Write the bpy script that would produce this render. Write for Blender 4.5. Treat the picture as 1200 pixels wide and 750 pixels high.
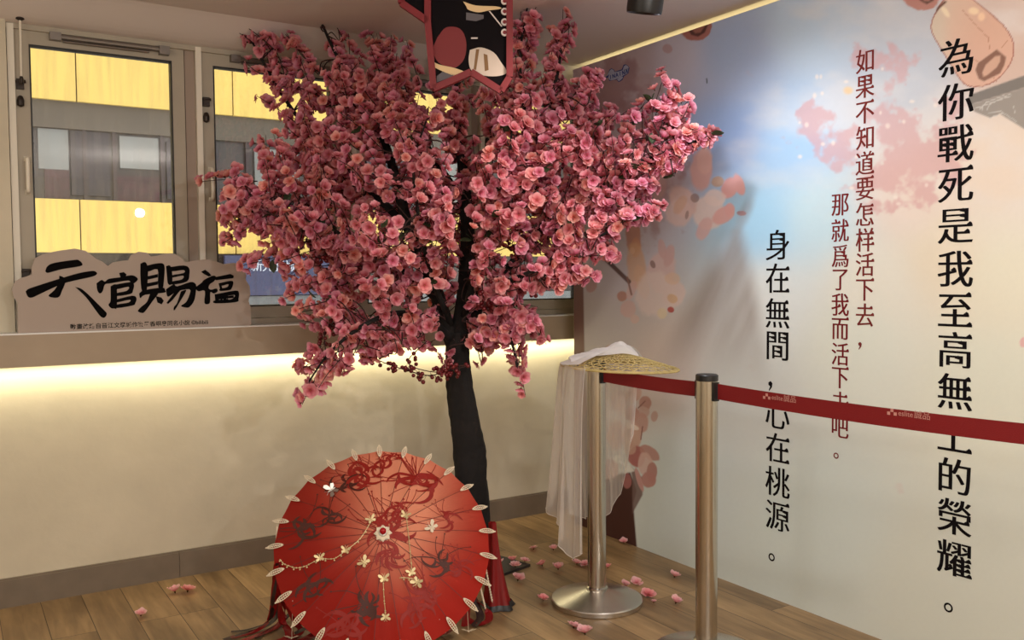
import bpy, math, random
import numpy as np
from mathutils import Vector, Matrix, Euler

for o in list(bpy.data.objects):
    bpy.data.objects.remove(o)
S = bpy.context.scene
COL = S.collection
PI = math.pi
rnd = random.Random(7)
nrs = np.random.RandomState(11)

# ------------------------------------------------------------------ camera
YAW, PITCH, ROLL, FPX, CAMH = 0.5651, -0.0461, -0.0074, 1052.8, 1.325
_cy, _sy = math.cos(YAW), math.sin(YAW)
FW = np.array([_sy*math.cos(PITCH), _cy*math.cos(PITCH), math.sin(PITCH)])
_r = np.array([_cy, -_sy, 0.0])
_u = np.cross(_r, FW)
RT = _r*math.cos(ROLL) + _u*math.sin(ROLL)
UP = -_r*math.sin(ROLL) + _u*math.cos(ROLL)
CO = np.array([0, 0, CAMH])
cam_d = bpy.data.cameras.new('camera')
cam = bpy.data.objects.new('camera', cam_d)
COL.objects.link(cam)
cam.matrix_world = Matrix(((RT[0], UP[0], -FW[0], CO[0]), (RT[1], UP[1], -FW[1], CO[1]), (RT[2], UP[2], -FW[2], CO[2]), (0, 0, 0, 1)))
cam_d.sensor_width = 36
cam_d.lens = FPX/1200*36
cam_d.clip_start = 0.05
S.camera = cam

def ray(x, y): return FW + RT*((x-600)/FPX) - UP*((y-375)/FPX)
def onX(x, y, X): d = ray(x, y); return CO + d*(X/d[0])
def onY(x, y, Y): d = ray(x, y); return CO + d*(Y/d[1])
def onZ(x, y, Z=0.0): d = ray(x, y); return CO + d*((Z-CAMH)/d[2])
def atD(x, y, D): return CO + ray(x, y)*D
def proj(P):
    d = np.asarray(P) - CO
    w = d @ FW
    return 600 + FPX*(d @ RT)/w, 375 - FPX*(d @ UP)/w, w

# ------------------------------------------------------------------ view, world, lights
S.view_settings.view_transform = 'Standard'
S.view_settings.look = 'None'
S.view_settings.exposure = 0.0
S.view_settings.gamma = 1.0
S.view_settings.use_curve_mapping = False
S.cycles.max_bounces = 8
S.cycles.diffuse_bounces = 4
S.cycles.transparent_max_bounces = 16
S.cycles.sample_clamp_indirect = 6

w = bpy.data.worlds.new('overcast_sky')
S.world = w
w.use_nodes = True
w.node_tree.nodes['Background'].inputs[0].default_value = (0.96, 0.97, 1.0, 1)
w.node_tree.nodes['Background'].inputs[1].default_value = 2.3

def area(name, loc, target, sx, sy, power, col, spread=PI):
    d = bpy.data.lights.new(name, 'AREA')
    d.shape = 'RECTANGLE'; d.size = sx; d.size_y = sy; d.energy = power; d.color = col; d.spread = spread
    o = bpy.data.objects.new(name, d); COL.objects.link(o)
    o.location = loc
    o.rotation_euler = (Vector(target)-Vector(loc)).to_track_quat('-Z', 'Y').to_euler()
    return o
def spot(name, loc, target, power, col, ang, blend=0.6, rad=0.04):
    d = bpy.data.lights.new(name, 'SPOT')
    d.energy = power; d.color = col; d.spot_size = math.radians(ang); d.spot_blend = blend; d.shadow_soft_size = rad
    o = bpy.data.objects.new(name, d); COL.objects.link(o)
    o.location = loc
    o.rotation_euler = (Vector(target)-Vector(loc)).to_track_quat('-Z', 'Y').to_euler()
    return o

YB, XP, ZP = 4.165, 2.8534, 2.425       # back wall, mural face, mural height
LAMP = atD(757, -2, 3.10)               # the black track spotlight at the top of the photo
# strip light under the window ledge, strip light behind the top of the mural
area('ledge_strip_light', (1.45, 4.115, 0.975), (1.45, 4.16, 0.0), 3.4, 0.02, 7.0, (1.0, 0.90, 0.58)).rotation_euler = (0.25, 0, 0)
area('mural_cove_light', (XP+0.10, 2.45, 2.36), (XP+0.06, 2.45, 3.0), 0.03, 2.9, 1.8, (1.0, 0.84, 0.40)).rotation_euler = (PI, 0, 0)
# ceiling spotlights of the shop, then added unseen fill lights
spot('spotlight_mural', tuple(LAMP+np.array([0.03, 0.0, -0.05])), (2.80, 2.25, 1.2), 30.0, (0.90, 0.95, 1.0), 130, 0.9, 0.05)
spot('spotlight_tree_front', (1.75, 1.65, 2.42), (1.85, 2.95, 1.55), 58.0, (1.0, 0.86, 0.77), 44, 0.9, 0.04)
spot('spotlight_parasol', (2.25, 1.8, 2.42), (1.55, 3.05, 0.42), 30.0, (1.0, 0.86, 0.70), 24, 0.6, 0.03)
spot('spotlight_mural_far', (1.45, 0.7, 2.42), (2.85, 1.75, 1.8), 38.0, (0.98, 0.99, 1.0), 95, 1.0, 0.06)
spot('spotlight_mural_left', (2.15, 1.55, 2.42), (2.85, 3.15, 1.45), 24.0, (0.98, 0.98, 1.0), 60, 1.0, 0.06)  # added wall-washer to brighten the mural's left part, no fixture
area('ceiling_panel_shop', (0.3, -0.4, 2.42), (0.5, 0.1, 0.0), 0.6, 0.6, 26.0, (1.0, 0.97, 0.90))  # added ambient fill, no fixture modelled
area('ceiling_panel_left', (-1.0, 1.6, 2.42), (-0.6, 1.9, 0.0), 0.6, 0.6, 14.0, (1.0, 0.92, 0.85))  # second added fill area, also without a fixture
for p_, e_ in (((-0.6, -0.9, 1.95), 26.0), ((1.55, -0.35, 1.95), 56.0), ((-1.0, 1.7, 1.9), 9.0), ((0.3, -1.7, 1.6), 40.0)):
    d_ = bpy.data.lights.new('pendant_lamp_light', 'POINT'); d_.energy = e_; d_.color = (1.0, 0.97, 0.93); d_.shadow_soft_size = 0.035  # unseen point lights added as fill for ceiling and tree
    o_ = bpy.data.objects.new('pendant_lamp_light', d_); COL.objects.link(o_); o_.location = p_

# ------------------------------------------------------------------ helpers
def lin(c):
    return tuple(((v/255)/12.92 if v/255 <= 0.04045 else ((v/255+0.055)/1.055)**2.4) for v in c)

MATS = {}
def mat(name, rgb, rough=0.6, metal=0.0, bump=0.0, bscale=60.0, var=0.0, vscale=6.0, attr=None, trans=0.0, spec=0.5):
    """procedural material: base colour (sRGB 0-255) with noise variation and bump"""
    m = bpy.data.materials.new(name); m.use_nodes = True
    nt = m.node_tree; b = nt.nodes['Principled BSDF']
    c = lin(rgb)
    b.inputs['Roughness'].default_value = rough; b.inputs['Metallic'].default_value = metal
    b.inputs['Specular IOR Level'].default_value = spec
    b.inputs['Base Color'].default_value = (*c, 1)
    tc = nt.nodes.new('ShaderNodeTexCoord')
    src = None
    if attr:
        a = nt.nodes.new('ShaderNodeAttribute'); a.attribute_name = attr
        src = a.outputs['Color']
    if var:
        n = nt.nodes.new('ShaderNodeTexNoise'); n.inputs['Scale'].default_value = vscale; n.inputs['Detail'].default_value = 5
        nt.links.new(tc.outputs['Object'], n.inputs['Vector'])
        mx = nt.nodes.new('ShaderNodeMix'); mx.data_type = 'RGBA'; mx.blend_type = 'MULTIPLY'
        rp = nt.nodes.new('ShaderNodeValToRGB')
        rp.color_ramp.elements[0].position = 0.3; rp.color_ramp.elements[0].color = (1-var, 1-var, 1-var, 1)
        rp.color_ramp.elements[1].position = 0.7; rp.color_ramp.elements[1].color = (1, 1, 1, 1)
        nt.links.new(n.outputs['Fac'], rp.inputs['Fac'])
        mx.inputs['Factor'].default_value = 1
        mx.inputs['A'].default_value = (*c, 1)
        if src: nt.links.new(src, mx.inputs['A'])
        nt.links.new(rp.outputs['Color'], mx.inputs['B'])
        src = mx.outputs['Result']
    if src: nt.links.new(src, b.inputs['Base Color'])
    if bump:
        n2 = nt.nodes.new('ShaderNodeTexNoise'); n2.inputs['Scale'].default_value = bscale; n2.inputs['Detail'].default_value = 6
        nt.links.new(tc.outputs['Object'], n2.inputs['Vector'])
        bp = nt.nodes.new('ShaderNodeBump'); bp.inputs['Strength'].default_value = bump; bp.inputs['Distance'].default_value = 0.01
        nt.links.new(n2.outputs['Fac'], bp.inputs['Height']); nt.links.new(bp.outputs['Normal'], b.inputs['Normal'])
    if trans:
        t = nt.nodes.new('ShaderNodeBsdfTranslucent')
        if src: nt.links.new(src, t.inputs['Color'])
        else: t.inputs['Color'].default_value = (*c, 1)
        ms = nt.nodes.new('ShaderNodeMixShader'); ms.inputs[0].default_value = trans
        nt.links.new(b.outputs[0], ms.inputs[1]); nt.links.new(t.outputs[0], ms.inputs[2])
        nt.links.new(ms.outputs[0], nt.nodes['Material Output'].inputs['Surface'])
    MATS[name] = m
    return m

def sheer(name, rgb, alpha):
    m = bpy.data.materials.new(name); m.use_nodes = True
    nt = m.node_tree; b = nt.nodes['Principled BSDF']
    b.inputs['Base Color'].default_value = (*lin(rgb), 1); b.inputs['Roughness'].default_value = 0.8
    tl = nt.nodes.new('ShaderNodeBsdfTranslucent'); tl.inputs[0].default_value = (*lin(rgb), 1)
    m1 = nt.nodes.new('ShaderNodeMixShader'); m1.inputs[0].default_value = 0.45
    nt.links.new(b.outputs[0], m1.inputs[1]); nt.links.new(tl.outputs[0], m1.inputs[2])
    tr = nt.nodes.new('ShaderNodeBsdfTransparent')
    m2 = nt.nodes.new('ShaderNodeMixShader')
    lw = nt.nodes.new('ShaderNodeLayerWeight'); lw.inputs[0].default_value = 0.35
    mr = nt.nodes.new('ShaderNodeMapRange'); mr.inputs[3].default_value = alpha; mr.inputs[4].default_value = min(1, alpha+0.4)
    nt.links.new(lw.outputs['Facing'], mr.inputs[0]); nt.links.new(mr.outputs[0], m2.inputs[0])
    nt.links.new(tr.outputs[0], m2.inputs[1]); nt.links.new(m1.outputs[0], m2.inputs[2])
    nt.links.new(m2.outputs[0], nt.nodes['Material Output'].inputs['Surface'])
    return m

def tag(o, label=None, cat=None, group=None, kind=None):
    if label: o['label'] = label
    if cat: o['category'] = cat
    if group: o['group'] = group
    if kind: o['kind'] = kind
    return o

def thing(name, loc, label, cat, group=None):
    o = bpy.data.objects.new(name, None); o.empty_display_size = 0.1
    o.location = tuple(loc); COL.objects.link(o)
    return tag(o, label, cat, group)

class MB:
    """collects shapes (world coordinates) and links them as ONE mesh object"""
    def __init__(s): s.v = []; s.f = []; s.c = []; s.mi = []
    def add(s, v, f, c=None, mi=0):
        n = len(s.v)
        s.v.extend([tuple(map(float, p)) for p in v])
        for q in f: s.f.append([i+n for i in q]); s.mi.append(mi)
        if c is not None:
            s.c.extend([tuple(x) for x in c] if len(np.shape(c)) > 1 else [tuple(c)]*len(v))
        return s
    def box(s, a, b, mi=0):
        x0, x1 = sorted((a[0], b[0])); y0, y1 = sorted((a[1], b[1])); z0, z1 = sorted((a[2], b[2]))
        v = [(x, y, z) for z in (z0, z1) for y in (y0, y1) for x in (x0, x1)]
        return s.add(v, [(0, 2, 3, 1), (4, 5, 7, 6), (0, 1, 5, 4), (2, 6, 7, 3), (0, 4, 6, 2), (1, 3, 7, 5)], mi=mi)
    def tube(s, pts, rad, n=8, cap=True, c=None, mi=0, flat=None):
        v, f = tube_arr(pts, rad, n, cap, flat)
        return s.add(v, f, c, mi)
    def bar(s, a, b, w, d, up=(0, 0, 1), mi=0):
        """rectangular bar from a to b, w across, d deep"""
        a = np.array(a, float); b = np.array(b, float); t = (b-a)/np.linalg.norm(b-a)
        x = np.cross(t, up); x /= np.linalg.norm(x); y = np.cross(x, t)
        v = [p+x*i*w/2+y*j*d/2 for p in (a, b) for i, j in ((-1, -1), (1, -1), (1, 1), (-1, 1))]
        return s.add(v, [(0, 3, 2, 1), (4, 5, 6, 7), (0, 1, 5, 4), (1, 2, 6, 5), (2, 3, 7, 6), (3, 0, 4, 7)], mi=mi)
    def lathe(s, c, prof, n=48, axis=None, mi=0):
        """prof = [(r, z)...] round the vertical (or given frame) axis at c"""
        c = np.array(c, float)
        X, Y, Z = axis if axis else (np.array((1, 0, 0.)), np.array((0, 1, 0.)), np.array((0, 0, 1.)))
        v = []; f = []
        for r, z in prof:
            for k in range(n):
                a = 2*PI*k/n
                v.append(c+X*r*math.cos(a)+Y*r*math.sin(a)+Z*z)
        m = len(prof)
        for i in range(m-1):
            for k in range(n):
                f.append((i*n+k, i*n+(k+1) % n, (i+1)*n+(k+1) % n, (i+1)*n+k))
        f.append(list(range(n))[::-1]); f.append([(m-1)*n+k for k in range(n)])
        return s.add(v, f, mi=mi)
    def ball(s, c, r, n=10, m=6, col=None, mi=0, sq=(1, 1, 1)):
        v = [(c[0], c[1], c[2]-r*sq[2])]; f = []
        for i in range(1, m):
            th = PI*i/m
            for k in range(n):
                a = 2*PI*k/n
                v.append((c[0]+r*sq[0]*math.sin(th)*math.cos(a), c[1]+r*sq[1]*math.sin(th)*math.sin(a), c[2]-r*sq[2]*math.cos(th)))
        v.append((c[0], c[1], c[2]+r*sq[2]))
        for k in range(n): f.append((0, 1+(k+1) % n, 1+k))
        for i in range(m-2):
            for k in range(n):
                a0 = 1+i*n
                f.append((a0+k, a0+(k+1) % n, a0+n+(k+1) % n, a0+n+k))
        L = len(v)-1; a0 = 1+(m-2)*n
        for k in range(n): f.append((a0+k, a0+(k+1) % n, L))
        return s.add(v, f, col, mi)
    def prism(s, poly, off, mi=0):
        """polygon (3-D points) extruded by the vector off"""
        n = len(poly); off = np.array(off, float)
        v = [np.array(p, float) for p in poly] + [np.array(p, float)+off for p in poly]
        f = [list(range(n)), list(range(2*n-1, n-1, -1))] + [(i, i+n, (i+1) % n+n, (i+1) % n) for i in range(n)]
        return s.add(v, f, mi=mi)
    def build(s, name, m, parent=None, smooth=False, kind=None, label=None):
        me = bpy.data.meshes.new(name)
        v = np.array(s.v, float)
        if parent is not None: v = v - np.array(parent_loc(parent))
        me.from_pydata(v.tolist(), [], s.f)
        for q in (m if isinstance(m, (list, tuple)) else [m]): me.materials.append(q)
        if any(s.mi): me.polygons.foreach_set('material_index', s.mi)
        if s.c and len(s.c) == len(s.v):
            at = me.color_attributes.new('Col', 'FLOAT_COLOR', 'POINT')
            at.data.foreach_set('color', np.array([(c[0], c[1], c[2], 1) for c in s.c], dtype=np.float32).ravel())
        if smooth: me.polygons.foreach_set('use_smooth', [True]*len(me.polygons))
        me.update()
        o = bpy.data.objects.new(name, me); COL.objects.link(o)
        if parent is not None: o.parent = parent
        if kind: o['kind'] = kind
        if label: o['label'] = label
        return o

def parent_loc(p):
    l = np.zeros(3)
    while p is not None:
        l = l + np.array(p.location); p = p.parent
    return l

def tube_arr(pts, rad, n=8, cap=True, flat=None):
    P = np.array(pts, float); m = len(P)
    R = np.full(m, rad, float) if np.isscalar(rad) else np.array(rad, float)
    T = np.gradient(P, axis=0); T /= np.linalg.norm(T, axis=1)[:, None]+1e-12
    ref = np.array((0, 0, 1.)) if abs(T[0][2]) < 0.9 else np.array((1., 0, 0))
    x = np.cross(T[0], ref); x /= np.linalg.norm(x)
    V = []
    for i in range(m):
        x = x - T[i]*np.dot(x, T[i]); x /= np.linalg.norm(x)+1e-12
        y = np.cross(T[i], x)
        for k in range(n):
            a = 2*PI*k/n
            V.append(P[i]+x*R[i]*math.cos(a)+y*R[i]*math.sin(a)*(flat or 1))
    F = [(i*n+k, i*n+(k+1) % n, (i+1)*n+(k+1) % n, (i+1)*n+k) for i in range(m-1) for k in range(n)]
    if cap: F += [tuple(range(n))[::-1], tuple((m-1)*n+k for k in range(n))]
    return V, F

def smooth_path(pts, k=6):
    """Catmull-Rom through points (any dimension)"""
    P = np.array(pts, float)
    Q = np.vstack([2*P[0]-P[1], P, 2*P[-1]-P[-2]])
    out = []
    for i in range(1, len(Q)-2):
        for j in range(k):
            t = j/k
            out.append(0.5*((2*Q[i])+(-Q[i-1]+Q[i+1])*t+(2*Q[i-1]-5*Q[i]+4*Q[i+1]-Q[i+2])*t*t+(-Q[i-1]+3*Q[i]-3*Q[i+1]+Q[i+2])*t**3))
    out.append(P[-1])
    return np.array(out)

# writing: glyph outlines of Blender's built-in font, thinned horizontals, thickened verticals, small serifs
GL = {}
def glyph(ch, thin=0.0, heavy=0.0, serif=False):
    """returns [(verts2d, faces)...] centred on the ink"""
    key = (ch, thin, heavy, serif)
    if key in GL: return GL[key]
    c = bpy.data.curves.new('glyph', 'FONT'); c.body = ch; c.size = 1.0; c.offset = thin
    c.resolution_u = 4
    o = bpy.data.objects.new('glyph', c); COL.objects.link(o)
    bpy.context.view_layer.update()
    dg = bpy.context.evaluated_depsgraph_get()
    me = bpy.data.meshes.new_from_object(o.evaluated_get(dg))
    v = np.array([p.co[:2] for p in me.vertices]).reshape(-1, 2)
    f = [list(p.vertices) for p in me.polygons]
    tri = []
    if serif:
        cu = o.to_curve(dg)
        for sp in cu.splines:
            pts = [np.array(b.co[:2]) for b in sp.bezier_points] or [np.array(b.co[:2]) for b in sp.points]
            n = len(pts)
            ar = sum(pts[i][0]*pts[(i+1) % n][1]-pts[(i+1) % n][0]*pts[i][1] for i in range(n))
            for i in range(n):
                a, b = pts[i], pts[(i+1) % n]; d = b-a
                if 0.03 < abs(d[1]) < 0.11 and abs(d[0]) < 0.3*abs(d[1]):
                    out = np.array((d[1], -d[0]))*(1 if ar > 0 else -1)
                    pr, nx = pts[i-1], pts[(i+2) % n]
                    if out[0]*1.0 > 0 and (pr[0] < a[0]-0.1 and nx[0] < b[0]-0.1):
                        t = a if a[1] > b[1] else b
                        tri.append([(t[0]-0.15, t[1]-0.01), (t[0]+0.02, t[1]-0.05), (t[0]+0.0, t[1]+0.03), (t[0]-0.05, t[1]+0.065)])
        o.to_curve_clear()
    bpy.data.objects.remove(o); bpy.data.curves.remove(c)
    ctr = (v.min(0)+v.max(0))/2
    out = []
    for dx in ((-heavy, 0, heavy) if heavy else (0,)):
        out.append((v-ctr+np.array((dx, 0)), f))
    for q in tri: out.append((np.array(q)-ctr, [[0, 1, 2, 3]]))
    GL[key] = (out, v.max(0)-v.min(0))
    return GL[key]

def write_char(mb, ch, ctr, X, Y, N, size, sx=1.0, **k):
    """one character centred at ctr in the plane (X right, Y up), N = outward normal"""
    pieces, wh = glyph(ch, **k)
    for i, (v, f) in enumerate(pieces):
        mb.add([np.array(ctr)+np.array(X)*p[0]*size*sx+np.array(Y)*p[1]*size+np.array(N)*0.00004*i for p in v], f)
    return wh[0]*size*sx
def write_line(mb, text, start, X, Y, N, size, sx=1.0, **k):
    """a whole line, left edge of the baseline at start"""
    key = ('line', text)
    c = bpy.data.curves.new('glyph', 'FONT'); c.body = text; c.size = 1.0; c.offset = k.get('thin', 0.0)
    o = bpy.data.objects.new('glyph', c); COL.objects.link(o)
    bpy.context.view_layer.update()
    me = bpy.data.meshes.new_from_object(o.evaluated_get(bpy.context.evaluated_depsgraph_get()))
    mb.add([np.array(start)+np.array(X)*p.co[0]*size*sx+np.array(Y)*p.co[1]*size for p in me.vertices], [list(p.vertices) for p in me.polygons])
    w_ = max(p.co[0] for p in me.vertices)*size*sx
    bpy.data.objects.remove(o); bpy.data.curves.remove(c)
    return w_

# 2-D value noise for the painted mural
def vnoise(x, y, seed=0):
    xi = np.floor(x).astype(int); yi = np.floor(y).astype(int); xf = x-xi; yf = y-yi
    def h(a, b): 
        n = (a*374761393 + b*668265263 + seed*1442695041) & 0x7fffffff
        n = ((n ^ (n >> 13))*1274126177) & 0x7fffffff
        return ((n ^ (n >> 16)) & 0xffff)/65535.0
    u = xf*xf*(3-2*xf); v = yf*yf*(3-2*yf)
    return (h(xi, yi)*(1-u)+h(xi+1, yi)*u)*(1-v)+(h(xi, yi+1)*(1-u)+h(xi+1, yi+1)*u)*v
def fbm(x, y, oct=5, seed=0):
    s = 0; a = 0.5
    for i in range(oct):
        s = s+a*vnoise(x*2**i, y*2**i, seed+i); a *= 0.5
    return s
def sstep(a, b, x):
    t = np.clip((x-a)/(b-a), 0, 1); return t*t*(3-2*t)

# ------------------------------------------------------------------ room shell
m_wall = mat('painted_plaster', (221, 211, 188), 0.8, bump=0.25, bscale=9, var=0.16, vscale=2.6)
m_ceil = mat('ceiling_paint', (232, 222, 216), 0.85, bump=0.05, bscale=20)
m_ledge = mat('ledge_paint', (178, 160, 138), 0.6, var=0.10, vscale=5)
m_ledge_top = mat('ledge_top_paint', (240, 240, 238), 0.5)
m_base = mat('skirting_paint', (128, 114, 98), 0.55, var=0.15, vscale=12)
m_frame = mat('window_paint', (178, 168, 150), 0.5, var=0.06, vscale=9)
m_frame2 = mat('mullion_paint', (160, 142, 128), 0.55)
m_strip = mat('white_plastic_strip', (235, 228, 212), 0.45)
m_gasket = mat('black_gasket', (22, 20, 20), 0.5)
m_darkmetal = mat('dark_latch_metal', (58, 50, 46), 0.45, 0.6)
m_greymetal = mat('grey_closer_metal', (130, 122, 116), 0.4, 0.6)

def floor_material():
    m = bpy.data.materials.new('oak_plank_floor'); m.use_nodes = True
    nt = m.node_tree; b = nt.nodes['Principled BSDF']
    tc = nt.nodes.new('ShaderNodeTexCoord'); sp = nt.nodes.new('ShaderNodeSeparateXYZ'); cb = nt.nodes.new('ShaderNodeCombineXYZ')
    nt.links.new(tc.outputs['Object'], sp.inputs[0])
    nt.links.new(sp.outputs['Y'], cb.inputs['X']); nt.links.new(sp.outputs['X'], cb.inputs['Y'])
    def brick(c1, c2, mort):
        n = nt.nodes.new('ShaderNodeTexBrick')
        n.inputs['Color1'].default_value = c1; n.inputs['Color2'].default_value = c2; n.inputs['Mortar'].default_value = mort
        n.inputs['Scale'].default_value = 1; n.inputs['Brick Width'].default_value = 0.92; n.inputs['Row Height'].default_value = 0.1525
        n.inputs['Mortar Size'].default_value = 0.0013; n.inputs['Mortar Smooth'].default_value = 0.1; n.inputs['Bias'].default_value = 0.0
        n.offset = 0.37; n.offset_frequency = 3
        nt.links.new(cb.outputs[0], n.inputs['Vector'])
        return n
    tone = brick((*lin((146, 118, 84)), 1), (*lin((178, 146, 104)), 1), (*lin((52, 38, 26)), 1))
    rid = brick((0, 0, 0, 1), (1, 1, 1, 1), (0.5, 0.5, 0.5, 1))
    # grain along Y, shifted per plank
    mp = nt.nodes.new('ShaderNodeMapping'); mp.inputs['Scale'].default_value = (3.0, 34.0, 1)
    ad = nt.nodes.new('ShaderNodeVectorMath'); ad.operation = 'MULTIPLY_ADD'
    ad.inputs[1].default_value = (7, 3, 5)
    nt.links.new(rid.outputs['Color'], ad.inputs[0]); nt.links.new(cb.outputs[0], ad.inputs[2])
    nt.links.new(ad.outputs[0], mp.inputs['Vector'])
    g = nt.nodes.new('ShaderNodeTexNoise'); g.inputs['Scale'].default_value = 1; g.inputs['Detail'].default_value = 8; g.inputs['Distortion'].default_value = 0.6
    nt.links.new(mp.outputs[0], g.inputs['Vector'])
    mp2 = nt.nodes.new('ShaderNodeMapping'); mp2.inputs['Scale'].default_value = (2.2, 6.5, 1)
    nt.links.new(ad.outputs[0], mp2.inputs['Vector'])
    g2 = nt.nodes.new('ShaderNodeTexNoise'); g2.inputs['Scale'].default_value = 1; g2.inputs['Detail'].default_value = 4
    nt.links.new(mp2.outputs[0], g2.inputs['Vector'])
    def ramp(src, lo, hi, p0=0.3, p1=0.7):
        r = nt.nodes.new('ShaderNodeValToRGB')
        r.color_ramp.elements[0].position = p0; r.color_ramp.elements[0].color = (lo, lo*0.97, lo*0.93, 1)
        r.color_ramp.elements[1].position = p1; r.color_ramp.elements[1].color = (hi, hi, hi, 1)
        nt.links.new(src, r.inputs[0]); return r
    def mul(a, bb):
        x = nt.nodes.new('ShaderNodeMix'); x.data_type = 'RGBA'; x.blend_type = 'MULTIPLY'; x.inputs['Factor'].default_value = 1
        nt.links.new(a, x.inputs['A']); nt.links.new(bb, x.inputs['B']); return x.outputs['Result']
    col = mul(mul(tone.outputs['Color'], ramp(g.outputs['Fac'], 0.66, 1.05).outputs[0]), ramp(g2.outputs['Fac'], 0.55, 1.1, 0.3, 0.62).outputs[0])
    nt.links.new(col, b.inputs['Base Color'])
    b.inputs['Roughness'].default_value = 0.42
    bp = nt.nodes.new('ShaderNodeBump'); bp.inputs['Strength'].default_value = 0.25; bp.inputs['Distance'].default_value = 0.002; bp.invert = True
    nt.links.new(tone.outputs['Fac'], bp.inputs['Height']); nt.links.new(bp.outputs['Normal'], b.inputs['Normal'])
    return m
m_floor = floor_material()

XL, XR, YF = -2.2, 3.35, -2.6
mb = MB(); mb.box((XL-0.1, YF-0.1, -0.12), (XR+0.1, YB+0.15, 0)); mb.build('floor', m_floor, kind='structure')
# ceiling: flat, curving down to the window heads
mb = MB()
prof = []
for i in range(13):
    t = i/12; y = 4.32-0.40*t if i else 4.32
    s_ = min(1, max(0, (4.20-y)/0.36)); prof.append((y, 2.374+0.094*s_*s_*(3-2*s_)))
prof.append((YF-0.1, 2.468))
v = [(x, y, z) for y, z in prof for x in (XL-0.1, XR+0.1)] + [(x, y, 2.62) for y, z in prof for x in (XL-0.1, XR+0.1)]
n = len(prof); f = []
for i in range(n-1):
    f.append((2*i, 2*i+1, 2*i+3, 2*i+2)); f.append((2*n+2*i, 2*n+2*i+2, 2*n+2*i+3, 2*n+2*i+1))
f += [(0, 2*n, 2*n+1, 1), (2*n-2, 2*n-1, 4*n-1, 4*n-2)]
f += [[2*i for i in range(n)]+[2*n+2*i for i in range(n-1, -1, -1)], [2*i+1 for i in range(n-1, -1, -1)]+[2*n+2*i+1 for i in range(n)]]
mb.add(v, f); mb.build('ceiling', m_ceil, kind='structure')

# back wall: below the ledge, left of the windows, over them
mb = MB()
mb.box((XL, YB, 0), (XR, YB+0.15, 0.99))
mb.box((XL, YB, 1.12), (0.248, YB+0.15, 2.43))
mb.box((0.248, YB+0.035, 2.368), (XR, YB+0.15, 2.43))
mb.box((3.24, YB+0.03, 1.12), (XR, YB+0.15, 2.43))
wall_back = mb.build('wall_back', m_wall, kind='structure')
# window ledge
mb = MB(); mb.box((XL, 4.045, 0.987), (XR, YB+0.15, 1.116)); tr = mb.build('trim_1', m_ledge, kind='structure', label='wide beige window ledge with warm light under it')
mb = MB(); mb.box((XL, 4.043, 1.116), (XR, YB+0.15, 1.122)); mb.build('ledge_top', m_ledge_top, tr, label='white top of the ledge')
# ragged joint over the windows
mb = MB()
mb.box((0.248, YB+0.02, 2.352), (3.24, YB+0.04, 2.374)); mb.build('trim_2', m_frame, kind='structure', label='thin cracked head trim over the windows')
# skirting in lengths
mb = MB()
zz = 0.112
edges = [XL, -0.9, 0.86, 2.45, XR]
for a, b in zip(edges[:-1], edges[1:]):
    mb.box((a+0.0008, YB-0.018, 0), (b-0.0008, YB, zz))
    mb.box((a+0.0008, YB-0.012, zz), (b-0.0008, YB, zz+0.006))
mb.build('baseboard_back', m_base, kind='structure')
# walls out of view that close the room
mb = MB(); mb.box((XL-0.1, YF-0.1, 0), (XL, YB+0.15, 2.47)); mb.build('wall_left', m_wall, kind='structure')
mb = MB(); mb.box((XL, YF-0.1, 0), (XR, YF, 2.47)); mb.build('wall_front', m_wall, kind='structure')
mb = MB(); mb.box((XR, YF-0.1, 0), (XR+0.1, YB+0.15, 2.47)); mb.build('wall_side', m_wall, kind='structure')

# ------------------------------------------------------------------ windows
def glass_material():
    m = bpy.data.materials.new('window_glass'); m.use_nodes = True
    nt = m.node_tree; nt.nodes.remove(nt.nodes['Principled BSDF'])
    tr_ = nt.nodes.new('ShaderNodeBsdfTransparent'); tr_.inputs[0].default_value = (0.95, 0.96, 0.95, 1)
    gl = nt.nodes.new('ShaderNodeBsdfGlossy'); gl.inputs['Roughness'].default_value = 0.01
    df = nt.nodes.new('ShaderNodeBsdfDiffuse'); df.inputs[0].default_value = (0.6, 0.57, 0.5, 1)
    fr = nt.nodes.new('ShaderNodeFresnel'); fr.inputs[0].default_value = 1.6
    m1 = nt.nodes.new('ShaderNodeMixShader'); m2 = nt.nodes.new('ShaderNodeMixShader')
    tc = nt.nodes.new('ShaderNodeTexCoord'); mp = nt.nodes.new('ShaderNodeMapping'); mp.inputs['Scale'].default_value = (30, 1, 2)
    ns = nt.nodes.new('ShaderNodeTexNoise'); ns.inputs['Scale'].default_value = 1.5; ns.inputs['Detail'].default_value = 5
    mr = nt.nodes.new('ShaderNodeMapRange'); mr.inputs[1].default_value = 0.42; mr.inputs[2].default_value = 0.8; mr.inputs[3].default_value = 0.02; mr.inputs[4].default_value = 0.16
    nt.links.new(tc.outputs['Object'], mp.inputs[0]); nt.links.new(mp.outputs[0], ns.inputs[0]); nt.links.new(ns.outputs[0], mr.inputs[0])
    nt.links.new(mr.outputs[0], m1.inputs[0]); nt.links.new(tr_.outputs[0], m1.inputs[1]); nt.links.new(df.outputs[0], m1.inputs[2])
    nt.links.new(fr.outputs[0], m2.inputs[0]); nt.links.new(m1.outputs[0], m2.inputs[1]); nt.links.new(gl.outputs[0], m2.inputs[2])
    nt.links.new(m2.outputs[0], nt.nodes['Material Output'].inputs[0])
    return m
m_glass = glass_material()
YW = 4.20
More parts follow.
